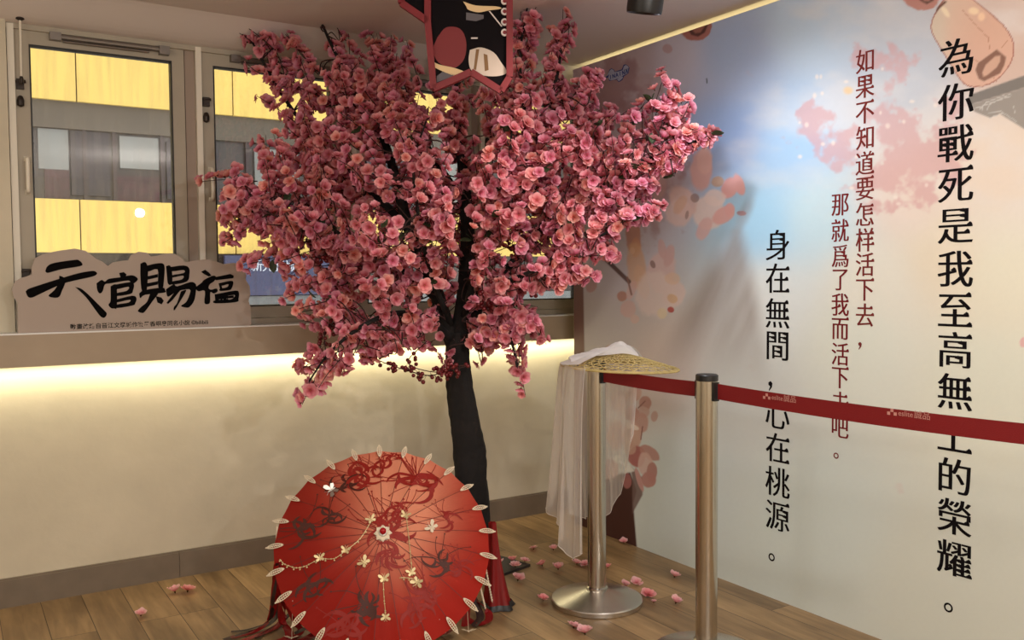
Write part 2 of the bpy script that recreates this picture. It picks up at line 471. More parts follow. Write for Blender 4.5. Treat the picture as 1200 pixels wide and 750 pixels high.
for i in range(4):
    x0 = 0.337+0.737*i; x1 = x0+0.547          # the pane
    zb, zt = 1.21, 2.292
    mb = MB()                                   # fixed frame with sash: outer and inner rails
    xa, xb = x0-0.062, x1+0.058
    mb.box((xa, YW, zb-0.06), (x0-0.006, YW+0.05, zt+0.062)); mb.box((x1+0.006, YW, zb-0.06), (xb, YW+0.05, zt+0.062))
    mb.box((x0-0.006, YW, zb-0.06), (x1+0.006, YW+0.05, zb-0.006)); mb.box((x0-0.006, YW, zt+0.006), (x1+0.006, YW+0.05, zt+0.062))
    mb.box((xa-0.003, YW+0.002, zt+0.064), (xb+0.003, YW+0.05, zt+0.078))
    mb.box((xa, YW-0.014, zb-0.088), (xb, YW+0.05, zb-0.062)); mb.box((xa, YW-0.022, zb-0.094), (xb, YW+0.05, zb-0.088))
    wn = mb.build('window_%d' % (i+1), m_frame, kind='structure')
    mb = MB()
    g = 0.006
    for a, b in (((x0-g, YW-0.002, zb-g), (x0, YW+0.04, zt+g)), ((x1, YW-0.002, zb-g), (x1+g, YW+0.04, zt+g)), ((x0, YW-0.002, zb-g), (x1, YW+0.04, zb)), ((x0, YW-0.002, zt), (x1, YW+0.04, zt+g))): mb.box(a, b)
    mb.build('gasket', m_gasket, wn)
    mb = MB(); mb.box((x0-0.001, YW+0.015, zb-0.001), (x1+0.001, YW+0.021, zt+0.001)); mb.build('pane', m_glass, wn)
    # white strip and mullion to the right
    mb = MB(); mb.box((x0-0.085, YW-0.016, zb-0.09), (x0-0.060, YW+0.05, zt+0.078)); mb.build('edge_strip', m_strip, wn)
    mb = MB(); mb.box((xb+0.004, YW+0.006, zb-0.09), (x0+0.737-0.086, YW+0.05, zt+0.078)); mb.build('mullion', m_frame2, wn)
    # door-closer style stay along the head
    mb = MB()
    a0, a1 = x0+0.10, x1-0.03
    mb.tube([(a0, YW-0.02, zt+0.046), (a1, YW-0.02, zt+0.046)], 0.011, 10)
    mb.tube([(a0+0.02, YW-0.016, zt+0.030), (a1-0.06, YW-0.016, zt+0.030)], 0.005, 8)
    mb.box((a0-0.03, YW-0.032, zt+0.030), (a0+0.012, YW, zt+0.062)); mb.box((a1-0.02, YW-0.036, zt+0.024), (a1+0.022, YW, zt+0.060))
    mb.build('window_stay', m_greymetal, wn)
    # latches on the hinge side
    for zc in ((2.13, 2.06), (1.36, 1.30)):
        mb = MB()
        xl = x0-0.042
        mb.box((xl-0.014, YW-0.022, zc[0]-0.02), (xl+0.014, YW, zc[0]+0.02)); mb.tube([(xl-0.016, YW-0.016, zc[0]+0.006), (xl+0.020, YW-0.016, zc[0]+0.012)], 0.007, 8)
        mb.lathe((xl, YW-0.012, zc[1]-0.022), [(0.004, 0), (0.013, 0.006), (0.014, 0.026), (0.009, 0.042), (0.004, 0.046)], 12)
        mb.build('latch', m_darkmetal, wn)
    # loop handle
    mb = MB()
    xh = x0-0.026
    mb.tube(smooth_path([(xh, YW, 1.83), (xh, YW-0.03, 1.826), (xh, YW-0.034, 1.80), (xh, YW-0.034, 1.735), (xh, YW-0.03, 1.70), (xh, YW, 1.694)], 5), 0.0085, 8)
    mb.box((xh-0.011, YW-0.004, 1.82), (xh+0.011, YW, 1.84)); mb.box((xh-0.011, YW-0.004, 1.684), (xh+0.011, YW, 1.704))
    mb.build('window_handle', m_strip, wn, smooth=True)
# white pull rod hanging from the ceiling in front of the first window
p0, p1 = onY(23, 10, YW-0.06), onY(25, 90, YW-0.06)
rod = thing('pull_rod', (p1[0], p1[1], p1[2]), 'thin white pull rod hanging from the ceiling left of the first window', 'rod')
mb = MB(); mb.tube([(p0[0], YW-0.06, 2.385), p1], 0.0045, 8); mb.build('rod', m_strip, rod)
mb = MB(); mb.lathe((p0[0], YW-0.06, 2.379), [(0.006, -0.005), (0.016, 0.0), (0.016, 0.006)], 12); mb.build('ceiling_hook', m_darkmetal, rod)
mb = MB(); mb.lathe((p1[0], p1[1], p1[2]-0.03), [(0.003, 0), (0.008, 0.006), (0.008, 0.022), (0.005, 0.032)], 10); mb.build('end_clip', m_darkmetal, rod)

# ------------------------------------------------------------------ building across the street
YO = 10.0
m_yel = mat('yellow_cladding', (218, 184, 92), 0.5, var=0.10, vscale=0.8)
m_dglass = mat('dark_shop_glazing', (60, 51, 44), 0.3, var=0.3, vscale=1.1)
m_dband = mat('grey_concrete_band', (86, 76, 62), 0.7, var=0.2, vscale=1.5)
m_pale = mat('pale_blind', (122, 122, 116), 0.7, var=0.15, vscale=2)
m_brownf = mat('dark_brown_frame', (48, 34, 32), 0.5)
m_blue = mat('blue_sign_board', (52, 56, 84), 0.4)
m_whitel = mat('white_sign_letter', (190, 194, 204), 0.4)
m_grey = mat('grey_shopfront', (116, 118, 116), 0.6, var=0.3, vscale=2)
m_reflA = mat('dark_poster', (52, 44, 46), 0.5, var=0.6, vscale=9)
m_reflB = mat('maroon_poster', (72, 42, 42), 0.5, var=0.6, vscale=12)
bd = thing('building', (4.0, YO, -3.0), 'bright yellow clad building across the street, seen through the windows', 'building')
mb = MB()
for x in np.arange(-5, 15, 1.55):
    mb.box((x+0.006, YO, 3.13), (x+1.544, YO+0.2, 6.0)); mb.box((x+0.006, YO, 1.62), (x+1.544, YO+0.2, 2.15))
mb.build('yellow_panels', m_yel, bd)
mb = MB(); mb.box((-5, YO+0.12, -3), (15, YO+0.5, 6)); mb.build('wall', m_dglass, bd)
mb = MB(); mb.box((-5, YO+0.05, 2.86), (15, YO+0.14, 3.13)); mb.build('concrete_band', m_dband, bd)
for x in (0.3, 1.25, 1.53, 2.0, 2.9, 3.6, 4.9, 6.1, 7.4, 8.9):
    mb = MB(); mb.box((x, YO+0.07, 2.15), (x+0.035, YO+0.13, 2.87)); mb.build('glazing_bar', m_brownf, bd)
for (a, b, c, d, mm) in ((0.85, 1.12, 2.45, 2.85, m_pale), (1.6, 1.98, 2.5, 2.83, m_pale), (1.14, 1.50, 2.2, 2.85, m_reflA), (0.9, 1.12, 2.16, 2.45, m_reflB), (1.56, 1.98, 2.16, 2.42, m_reflB), (2.06, 2.6, 2.2, 2.8, m_reflA), (3.0, 3.5, 2.3, 2.8, m_pale), (4.2, 4.8, 2.2, 2.8, m_reflA), (5.3, 6.0, 2.2, 2.8, m_pale)):
    mb = MB(); mb.box((a, YO+0.08, c), (b, YO+0.125, d)); mb.build('window_panel', mm, bd)  # reflection of the shop interior, put in as flat coloured panels
q0, q1 = onY(262, 300, YO), onY(362, 332, YO)
mb = MB(); mb.box((q0[0], YO-0.06, 1.16), (q1[0]+0.3, YO, 1.60)); sb = mb.build('sign_board', m_blue, bd, label='blue sign board under the yellow band')
mb = MB()
for k, ch in enumerate('新光影城'):
    c = onY(301+k*13.2, 311+k*0.2, YO-0.065); write_char(mb, ch, c, (1, 0, 0), (0, 0, 1), (0, -1, 0), 0.135, heavy=0.012)
mb.build('lettering', m_whitel, sb)
mb = MB(); mb.box((-5, YO-0.02, 0.2), (15, YO+0.13, 1.15)); mb.build('shopfront', m_grey, bd)
mb = MB(); mb.box((2.6, YO-0.06, 0.98), (3.62, YO-0.01, 1.03)); mb.box((3.57, YO-0.06, 0.3), (3.62, YO-0.01, 1.0)); mb.build('door_frame', m_pale, bd)

# ------------------------------------------------------------------ mural partition on the right
GS = 0.004
ys = np.arange(3.88, 0.70, -GS); zs = np.arange(0.0, ZP+0.001, GS)
YY, ZZ = np.meshgrid(ys, zs, indexing='ij')
P3 = np.stack([np.full_like(YY, XP), YY, ZZ], -1)
PX, PY, _ = proj(P3)
ctl = [  # (px, py, print colour, with some shade put into the left points)
 (690, 100, (186, 158, 162)), (740, 66, (194, 174, 180)), (790, 60, (204, 198, 212)), (850, 60, (166, 184, 216)), (950, 30, (192, 212, 232)), (850, 160, (152, 178, 222)),
 (930, 170, (172, 208, 242)), (890, 260, (172, 218, 248)), (960, 250, (200, 228, 240)), (1020, 330, (234, 232, 220)), (1060, 230, (236, 220, 208)), (1170, 190, (236, 220, 204)),
 (1170, 320, (234, 230, 210)), (1000, 400, (228, 233, 222)), (1150, 450, (228, 230, 214)), (860, 450, (212, 216, 214)), (950, 600, (214, 224, 220)), (1120, 660, (216, 220, 210)),
 (700, 300, (204, 197, 208)), (700, 400, (204, 198, 200)), (770, 430, (214, 200, 194)), (790, 560, (212, 222, 222)), (1185, 60, (216, 190, 176)), (760, 200, (198, 178, 184)), (1060, 80, (196, 204, 216)), (900, 350, (226, 232, 232)), (1110, 300, (234, 222, 200)), (1300, 300, (234, 228, 212)), (1300, 650, (216, 220, 210))]
W = 0; C = 0
for (x, y, c) in ctl:
    wgt = 1/(((PX-x)**2+(PY-y)**2)/55.0**2+0.25)**2
    W = W+wgt; C = C+wgt[..., None]*np.array(lin(c))
C = C/W[..., None]
def blend(mask, c):
    global C
    C = C*(1-mask[..., None])+np.array(lin(c))*mask[..., None]
EDGE = 0.34*(fbm(PX/9.0, PY/9.0, 3, 55)-0.44)
def ell(cx, cy, rx, ry, ang=0, soft=0.25):
    a = math.radians(ang); dx = PX-cx; dy = PY-cy
    u = (dx*math.cos(a)+dy*math.sin(a))/rx; v = (-dx*math.sin(a)+dy*math.cos(a))/ry
    return 1-sstep(1-soft, 1+soft, np.sqrt(u*u+v*v)+EDGE)
# clouds
cl = fbm(PX/130+3, PY/70, 5, 4)
blend(sstep(0.47, 0.72, cl)*0.55*sstep(330, 180, PY)*sstep(800, 850, PX), (232, 228, 226))
# blurred pink tree
nz = fbm(PX/34, PY/30, 4, 9); nz2 = fbm(PX/11, PY/11, 3, 19)
tree = np.zeros_like(PX)
for e in ((1045, 75, 34, 45), (1010, 70, 20, 25), (1050, 130, 40, 50), (955, 150, 36, 30), (985, 170, 45, 30), (1060, 200, 60, 45), (930, 165, 18, 12), (1100, 170, 50, 60), (1040, 240, 30, 20)):
    tree = np.maximum(tree, ell(*e, soft=0.7))
blend(np.clip(sstep(0.56, 0.72, tree*0.42+(nz-0.5)*0.75+(nz2-0.5)*0.42+0.34), 0, 1)*(0.35+0.65*sstep(0, .5, tree))*0.62, (214, 160, 162))
for _ in range(26):
    x, y = rnd.uniform(930, 1120), rnd.uniform(70, 240)
    blend(ell(x, y, rnd.uniform(1.5, 3), rnd.uniform(1.5, 3), soft=0.6)*0.6, (248, 236, 226))
blend(ell(994, 106, 5, 4, soft=0.5)*0.8, (240, 205, 150))
# brown spray at the far end
nz3 = fbm(PX/16, PY/16, 4, 31)
blend(sstep(0.52, 0.70, nz3*0.55+0.45*ell(715, 110, 60, 60, soft=0.8))*0.6, (150, 104, 104))
blend(sstep(0.45, 0.62, nz3*0.5+0.4*ell(745, 190, 60, 95, soft=0.8))*0.55, (160, 112, 112))
# soft grey-brown peak shape, streaked and fading out towards the bottom
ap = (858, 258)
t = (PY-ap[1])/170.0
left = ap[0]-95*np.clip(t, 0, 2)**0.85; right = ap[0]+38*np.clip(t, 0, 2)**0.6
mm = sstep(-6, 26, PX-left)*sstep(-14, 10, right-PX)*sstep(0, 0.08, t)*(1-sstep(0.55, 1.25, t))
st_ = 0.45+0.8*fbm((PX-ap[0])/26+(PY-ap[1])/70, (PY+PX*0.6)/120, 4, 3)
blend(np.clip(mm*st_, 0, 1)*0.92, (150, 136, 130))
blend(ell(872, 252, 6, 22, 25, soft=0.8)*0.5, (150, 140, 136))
# printed blossom petals: (cx, cy, rx, ry, angle, colour, alpha)
PET = [(822, 198, 13, 24, 6, (214, 158, 148), .85), (826, 188, 9, 16, 0, (226, 178, 164), .6), (841, 213, 7, 6, 0, (190, 150, 110), .8), (855, 220, 9, 13, 30, (228, 166, 164), .95), (866, 216, 6, 13, -20, (228, 166, 164), .95),
 (830, 250, 18, 20, 20, (236, 222, 216), .85), (800, 236, 14, 20, -30, (222, 190, 182), .8), (795, 250, 16, 16, 0, (228, 200, 192), .7), (838, 232, 12, 10, 0, (240, 226, 220), .8), (848, 252, 14, 9, -30, (226, 170, 166), .9), (855, 246, 6, 8, 0, (226, 166, 164), .9),
 (825, 268, 8, 14, 25, (220, 178, 176), .8), (869, 250, 6, 3, 5, (150, 100, 100), .8), (814, 232, 5, 5, 20, (120, 92, 84), .7), (805, 252, 2, 5, 10, (120, 92, 84), .6), (797, 240, 6, 12, 30, (214, 160, 110), .45),
 (742, 276, 9, 22, -4, (178, 112, 84), .8), (745, 290, 6, 12, 0, (204, 140, 100), .7), (741, 294, 3, 4, 0, (240, 210, 190), .9), (746, 312, 11, 28, -6, (214, 168, 120), .7), (752, 330, 8, 20, -14, (222, 180, 140), .6),
 (775, 318, 17, 24, 10, (222, 194, 192), .8), (784, 300, 6, 14, 14, (206, 168, 168), .8), (776, 292, 5, 12, -12, (206, 168, 168), .8), (768, 345, 24, 26, 0, (234, 222, 216), .75), (790, 345, 12, 15, 20, (230, 214, 208), .8), (788, 326, 9, 7, 0, (228, 200, 170), .7),
 (765, 310, 3, 5, -20, (110, 80, 76), .8), (729, 347, 6, 6, 0, (176, 122, 104), .9), (736, 362, 9, 10, 0, (214, 178, 172), .75), (740, 340, 5, 12, 20, (222, 180, 174), .6), (744, 374, 5, 5, 0, (220, 190, 178), .7), (788, 350, 6, 5, 30, (220, 180, 120), .7),
 (786, 363, 4, 3.5, 20, (160, 50, 44), .95), (776, 367, 6, 6, 0, (230, 222, 160), .5), (693, 335, 6, 8, 20, (176, 122, 122), .7), (720, 230, 14, 26, 0, (190, 130, 110), .6), (742, 220, 12, 22, 10, (186, 134, 128), .6), (768, 210, 12, 24, -10, (190, 146, 142), .6), (762, 100, 18, 14, 20, (166, 132, 132), .4),
 (782, 57, 6, 5, 30, (170, 130, 134), .7), (717, 407, 7, 3, 0, (206, 180, 160), .9), (1200, 401, 5, 6, 20, (226, 170, 170), .8)]
def mute(c, k=0.22): g = sum(c)/3; return tuple(v+(g-v)*k for v in c)
for (x, y, a, b, an, c, al) in PET: blend(ell(x, y, a, b, an, soft=0.16)*min(1, al*1.05), tuple(v*0.72+q*0.28 for v, q in zip(c, (238, 206, 208))))
def seg(x0, y0, x1, y1, w_, c, al=0.9):
    dx, dy = x1-x0, y1-y0; L2 = dx*dx+dy*dy
    tt = np.clip(((PX-x0)*dx+(PY-y0)*dy)/L2, 0, 1)
    d = np.hypot(PX-x0-tt*dx, PY-y0-tt*dy)
    blend((1-sstep(w_*0.6, w_*1.3, d))*al, c)
seg(708, 302, 737, 330, 2.6, (92, 58, 56)); seg(735, 325, 740, 345, 1.2, (150, 110, 100))
# lower blossom spray and trunk of the printed tree at the far end
def poly_mask(pts):
    """inside of a polygon with a one-pixel soft edge"""
    X0, X1 = min(p[0] for p in pts)-3, max(p[0] for p in pts)+3; Y0, Y1 = min(p[1] for p in pts)-3, max(p[1] for p in pts)+3
    out = np.zeros(PX.shape); sel = (PX > X0) & (PX < X1) & (PY > Y0) & (PY < Y1)
    x = PX[sel]; y = PY[sel]; m = np.zeros(x.shape, bool); dm = np.full(x.shape, 99.0); n = len(pts); j = n-1
    for i in range(n):
        xi, yi = pts[i]; xj, yj = pts[j]
        m ^= ((yi > y) != (yj > y)) & (x < (xj-xi)*(y-yi)/(yj-yi+1e-9)+xi)
        dx, dy = xj-xi, yj-yi; tt = np.clip(((x-xi)*dx+(y-yi)*dy)/(dx*dx+dy*dy+1e-9), 0, 1)
        dm = np.minimum(dm, np.hypot(x-xi-tt*dx, y-yi-tt*dy)); j = i
    out[sel] = np.clip(0.5+np.where(m, dm, -dm)/1.7, 0, 1)
    return out
blend(poly_mask([(668, 120), (677, 120), (683, 290), (685, 420), (690, 520), (668, 520)])*0.9, (118, 74, 66))
blend(poly_mask([(668, 500), (690, 480), (712, 560), (738, 552), (746, 575), (742, 590), (747, 650), (668, 640)]), (74, 44, 40))
blend(poly_mask([(738, 545), (753, 560), (753, 580), (741, 602), (741, 560)])*0.9, (120, 96, 92))
blend(poly_mask([(736, 542), (730, 556), (744, 552)])*0.9, (232, 230, 226))
PET2 = [(742, 462, 11, 8, -40, (214, 166, 150), .9), (756, 473, 7, 9, 10, (196, 138, 124), .95), (754, 483, 7, 7, 0, (208, 168, 158), .9), (767, 488, 4, 6, 10, (204, 160, 146), .9), (741, 485, 9, 9, 0, (198, 142, 128), .95), (750, 495, 10, 12, 0, (206, 152, 138), .9),
 (741, 510, 11, 16, 0, (216, 168, 148), .95), (741, 500, 8, 3, 20, (244, 226, 214), .9), (746, 535, 10, 12, 0, (186, 96, 94), .95), (738, 525, 7, 8, 0, (216, 170, 150), .8), (762, 531, 13, 7, 35, (200, 138, 128), .9), (757, 545, 9, 14, -8, (226, 186, 178), .85), (764, 553, 6, 12, 4, (196, 134, 126), .95), (760, 562, 9, 9, 0, (200, 134, 128), .95), (749, 562, 3, 14, -18, (212, 152, 148), .95), (735, 563, 5, 9, 0, (176, 100, 98), .95), (726, 470, 10, 12, 0, (208, 168, 160), .7), (722, 510, 10, 18, 0, (206, 164, 156), .8), (715, 550, 10, 12, 0, (206, 160, 156), .8)]
for (x, y, a, b, an, c, al) in PET2: blend(ell(x, y, a, b, an, soft=0.12)*al, mute(c))
seg(732, 466, 739, 460, 0.8, (120, 86, 80)); seg(748, 478, 756, 470, 0.8, (140, 96, 90)); seg(751, 515, 753, 500, 0.7, (130, 80, 76))
# big lantern-like ornaments
def outline(pts, fill, line, lw):
    blend(poly_mask(pts), fill)
    for a, b in zip(pts, pts[1:]+pts[:1]): seg(a[0], a[1], b[0], b[1], lw, line, 0.75)
def z8(p): return [(960+x/5, y/5) for x, y in p]
lan = [tuple(q) for q in smooth_path([(960+x/5, y/5) for x, y in [(665, 110), (690, 60), (720, 12), (780, -40), (850, -40), (910, 5), (1000, 78), (1080, 150), (1128, 225), (1140, 290), (1120, 370), (1060, 450), (980, 498), (900, 508), (850, 490), (810, 440), (760, 360), (700, 262), (665, 200), (656, 155), (665, 110)]], 4)]
blend(poly_mask(lan), (226, 198, 178))
blend(poly_mask(lan)*sstep(1100, 1180, PX+0.5*PY)*0.65, (220, 170, 148))
blend(poly_mask(lan)*sstep(1120, 1096, PX)*0.6, (212, 204, 186))
for a, b in zip(lan[:-1], lan[1:]): seg(a[0], a[1], b[0], b[1], 0.7, (164, 96, 84), 0.8)
for q in z8([(740, 70)]): blend(ell(q[0], q[1], 3, 7, -35, soft=.4)*.8, (250, 232, 200))
for q in z8([(905, 65)]): blend(ell(q[0], q[1], 6, 4, 10, soft=.4)*.8, (252, 226, 190))
for q in z8([(950, 98)]): blend(ell(q[0], q[1], 4, 5, 10, soft=.4)*.8, (250, 214, 180))
for a, b in ((840, 60, 920, 150), (920, 150, 990, 220), (990, 220, 1000, 290), (760, 130, 800, 200)) and [((840, 60), (920, 150)), ((920, 150), (990, 220)), ((990, 220), (1000, 290)), ((890, 340), (940, 365)), ((1020, 455), (1040, 480)), ((1070, 280), (1100, 240))]:
    (x0, y0), (x1, y1) = z8([a, b]); seg(x0, y0, x1, y1, 0.5, (180, 122, 98), 0.7)
blend(poly_mask(z8([(915, 410), (930, 370), (1040, 290), (1095, 335), (1085, 380), (1060, 430), (965, 476), (935, 462)])), (142, 104, 88))
blend(poly_mask(z8([(955, 425), (975, 380), (1030, 330), (1062, 325), (1060, 360), (1040, 395), (985, 440), (962, 450)])), (212, 172, 150))
blend(poly_mask(z8([(680, 85), (690, 45), (735, 5), (750, 10), (705, 50)])), (112, 76, 66))
# sword blade
blend(poly_mask(z8([(870, 585), (885, 555), (1010, 510), (1400, 372), (1400, 452), (890, 612)])), (132, 126, 120))
blend(poly_mask(z8([(890, 612), (1400, 452), (1400, 900), (1200, 755), (1060, 668), (1000, 690), (910, 655)])), (160, 152, 144))
for a, b in [((900, 640), (1130, 560)), ((940, 640), (980, 600)), ((980, 600), (1080, 560)), ((985, 640), (1000, 610)), ((1000, 610), (1120, 550)), ((990, 660), (1060, 650)), ((1060, 650), (1160, 715)), ((1140, 620), (1145, 660)), ((960, 650), (955, 620)), ((1000, 690), (1080, 660))]:
    (x0, y0), (x1, y1) = z8([a, b]); seg(x0, y0, x1, y1, 0.6, (206, 202, 196), 0.75)
# two more ornaments cut by the top edge
blend(ell(1080, -6, 23, 18, 0, soft=.06), (190, 138, 128)); blend(poly_mask([(1076, -12), (1100, -10), (1094, 1), (1086, 5), (1078, 1)]), (110, 80, 72)); blend(poly_mask([(1080, -10), (1096, -8), (1089, 1), (1083, 1)]), (188, 140, 126))
blend(ell(815, 31, 19, 18, 0, soft=.06), (172, 112, 104)); blend(poly_mask([(806, 34), (832, 24), (826, 38), (818, 43), (810, 41)]), (92, 58, 54)); blend(poly_mask([(811, 35), (827, 29), (821, 38), (815, 39)]), (160, 104, 92))
blend(ell(780, 24, 9, 5, 30, soft=.4)*.3, (150, 120, 124))
seg(828, 92, 828.5, 97, 0.8, (70, 74, 90)); 
C = C*(0.985+0.03*fbm(PX/3, PY/3, 2, 77))[..., None]
ny, nzz = YY.shape
V = P3.reshape(-1, 3)
idx = np.arange(ny*nzz).reshape(ny, nzz)
Fq = np.stack([idx[:-1, :-1], idx[1:, :-1], idx[1:, 1:], idx[:-1, 1:]], -1).reshape(-1, 4)
me = bpy.data.meshes.new('printed_mural')
me.vertices.add(len(V)); me.vertices.foreach_set('co', V.ravel())
me.loops.add(Fq.size); me.loops.foreach_set('vertex_index', Fq.ravel().astype(np.int32))
me.polygons.add(len(Fq)); me.polygons.foreach_set('loop_start', np.arange(0, Fq.size, 4, dtype=np.int32))
me.update(calc_edges=True)
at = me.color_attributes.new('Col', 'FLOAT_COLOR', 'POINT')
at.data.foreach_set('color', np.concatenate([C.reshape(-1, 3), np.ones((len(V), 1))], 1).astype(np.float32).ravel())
m_mural = mat('printed_mural_vinyl', (255, 255, 255), 0.42, attr='Col', spec=0.35)
me.materials.append(m_mural)
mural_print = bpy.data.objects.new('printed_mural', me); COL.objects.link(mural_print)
m_core = mat('partition_board', (200, 196, 188), 0.7)
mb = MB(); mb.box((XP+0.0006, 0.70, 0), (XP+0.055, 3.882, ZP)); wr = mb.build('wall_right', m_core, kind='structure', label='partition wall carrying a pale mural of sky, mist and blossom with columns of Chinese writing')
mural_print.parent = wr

m_ink = mat('black_ink', (20, 16, 18), 0.9, spec=0.1)
m_inkred = mat('dark_red_ink', (118, 46, 44), 0.9, spec=0.1)
m_inkred2 = mat('crimson_ink', (116, 34, 38), 0.9, spec=0.1)
def column(chars, xs, size, m, name, **k):
    mb = MB()
    for i, (ch, y) in enumerate(chars):
        x = xs[0]+(xs[1]-xs[0])*i/max(1, len(chars)-1)
        if ch == '。':
            c = onX(x-11*size/0.215, y, XP-0.0008)
            r1, r2 = size*0.125, size*0.075; n = 28
            vv = [c+np.array((0, -math.cos(2*PI*j/n)*r, math.sin(2*PI*j/n)*r)) for r in (r1, r2) for j in range(n)]
            mb.add(vv, [(j, (j+1) % n, n+(j+1) % n, n+j) for j in range(n)])
        elif ch == ',':
            c = onX(x-8*size/0.125, y, XP-0.0008); s = size
            vv = [c+np.array((0, -a*s, b*s)) for a, b in ((-.07, .10), (.02, .15), (.09, .08), (.07, -.04), (-.03, -.16), (-.06, -.15), (.0, -.02), (-.07, .02))]
            mb.add(vv, [list(range(8))])
        else:
            c = onX(x, y, XP-0.0008)
            write_char(mb, ch, c, (0, -1, 0), (0, 0, 1), (-1, 0, 0), size, **k)
    return mb.build(name, m, wr)
K = dict(thin=-0.003, heavy=0.020, serif=True)
column(list(zip('為你戰死是我至高無上的榮耀。', (67, 119, 168, 217, 265, 315, 364, 410, 459, 510, 558, 606, 655, 712))), (1120, 1118), 0.131, m_ink, 'printed_verse', sx=0.99, **K)
column(list(zip('如果不知道要怎样活下去,', (71, 101.5, 132, 161, 191, 221, 251, 281, 310, 340, 369, 405))), (1013.5, 1013.5), 0.093, m_inkred, 'printed_verse', sx=0.89, thin=-0.003, heavy=0.018, serif=True)
column(list(zip('那就爲了我而活下去吧。', (240, 270, 300, 328, 357, 385.5, 415, 443, 472, 501, 534))), (984.5, 984.5), 0.093, m_inkred2, 'printed_verse', sx=0.88, thin=-0.003, heavy=0.018, serif=True)
column(list(zip('身在無間,心在桃源。', (287, 326, 367, 405.5, 452, 486, 525, 565, 605, 653))), (911, 911), 0.132, m_ink, 'printed_verse', sx=1.0, thin=-0.004, heavy=0.016, serif=True)
# small blue cloud-shaped logo near the top
m_logo = mat('logo_navy', (34, 54, 128), 0.5); m_logow = mat('logo_pale', (176, 178, 200), 0.5)
def lp(p, d): return onX(700+p[0]/15, 60+p[1]/15, XP-d)
mb = MB(); mb.add([lp(p, .0006) for p in [(135, 460), (175, 430), (210, 330), (245, 300), (290, 320), (310, 360), (430, 320), (460, 240), (500, 230), (540, 255), (565, 290), (545, 390), (470, 440), (445, 500), (380, 545), (335, 500), (210, 522), (190, 470)]], [list(range(18))])
lg = mb.build('printed_logo', m_logo, wr)
mb = MB()
for pl in ([(165, 440), (215, 345), (245, 312), (285, 330), (300, 372), (215, 400)], [(445, 330), (470, 260), (500, 242), (535, 262), (552, 292), (540, 320), (470, 340)], [(345, 495), (380, 465), (440, 440), (450, 465), (430, 490), (380, 530)], [(225, 500), (300, 490), (315, 500), (240, 512)], [(190, 470), (215, 385), (400, 350), (545, 300), (540, 385), (440, 435), (330, 490), (215, 505)]):
    mb.add([lp(p, .001) for p in pl], [list(range(len(pl)))])
mb.build('cloud_patch', m_logow, lg)
mb = MB()
a = lp((205, 480), .0014); b = lp((545, 360), .0014); X = (b-a); L = np.linalg.norm(X); X = X/L
for k, ch in enumerate('INAINA'):
    write_char(mb, ch, a+X*(k+0.5)*L/6+np.array((0, 0, 0.004)), X, (0, 0.1, 1), (-1, 0, 0), 0.030, heavy=0.05)
mb.build('logo_lettering', m_logo, lg)

# ------------------------------------------------------------------ blossom shapes
def petal_ring(n, R, cup, w, rot, z0, lift, seed, fold=0.0):
    r = random.Random(seed); V = []; F = []; T = []
    tl = (0.06, 0.38, 0.72, 1.0); sl = (-1, -0.36, 0.36, 1)
    for k in range(n):
        a = rot+2*PI*k/n+r.uniform(-.12, .12); tilt = lift+r.uniform(-.12, .12); sc = R*r.uniform(.88, 1.06)
        b = len(V)
        for t in tl:
            wd = w*(0.16, 0.62, 1.0, 0.62)[tl.index(t)]*r.uniform(.94, 1.06)
            for s in sl:
                rr = sc*(t+(0.03 if t == 1 and abs(s) < .5 else 0)-(0.10*(abs(s) > .9) if t == 1 else 0))
                x = rr; y = s*wd*sc
                z = z0+cup*sc*t*t+lift*0*sc+fold*sc*abs(s)*t+r.uniform(-.09, .09)*sc*t
                x, z = x*math.cos(tilt)-0*z, z+x*math.sin(tilt)
                V.append((x*math.cos(a)-y*math.sin(a), x*math.sin(a)+y*math.cos(a), z)); T.append(t)
        for i in range(3):
            for j in range(3): F.append((b+i*4+j, b+(i+1)*4+j, b+(i+1)*4+j+1, b+i*4+j+1))
    return V, F, T
def flower_template(seed, lift):
    V, F, T = petal_ring(5, 1.0, 0.06, 0.50, 0.0, 0.02, lift*0.7, seed, 0.10)
    v2, f2, t2 = petal_ring(5, 0.74, 0.10, 0.44, PI/5, 0.05, lift*0.7+0.28, seed+50, 0.10)
    n = len(V); V += v2; F += [tuple(i+n for i in q) for q in f2]; T += [t*0.80 for t in t2]
    n = len(V)                                     # stamens: small cone
    for k in range(5): V.append((0.10*math.cos(2*PI*k/5), 0.10*math.sin(2*PI*k/5), 0.05)); T.append(-1)
    V.append((0, 0, 0.26)); T.append(-1.5)
    F += [(n+k, n+(k+1) % 5, n+5, n+5) for k in range(5)]
    n = len(V)                                     # calyx below
    for k in range(5): V.append((0.14*math.cos(2*PI*k/5), 0.14*math.sin(2*PI*k/5), 0.0)); T.append(-2)
    V.append((0, 0, -0.28)); T.append(-2)
    F += [(n+(k+1) % 5, n+k, n+5, n+5) for k in range(5)]
    return np.array(V), F, np.array(T)
HUE = [((160, 36, 54), (226, 122, 138), (246, 182, 192)), ((170, 42, 52), (234, 134, 140), (250, 190, 190)), ((150, 32, 60), (220, 114, 142), (243, 178, 198)), ((178, 50, 50), (240, 144, 136), (252, 200, 190)), ((206, 84, 104), (243, 170, 178), (252, 212, 214))]
def petal_cols(T, hue):
    h = [np.array(lin(c)) for c in HUE[hue]]; out = []
    for t in T:
        if t <= -2: c = np.array(lin((92, 70, 40)))
        elif t < -1.2: c = np.array(lin((206, 150, 80)))
        elif t < 0: c = h[0]
        elif t < 0.40: c = h[0]+(h[1]-h[0])*(t/0.40)**1.3
        else: c = h[1]+(h[2]-h[1])*min(1, (t-0.40)/0.5)
        out.append(c)
    return np.array(out)
TPL = []
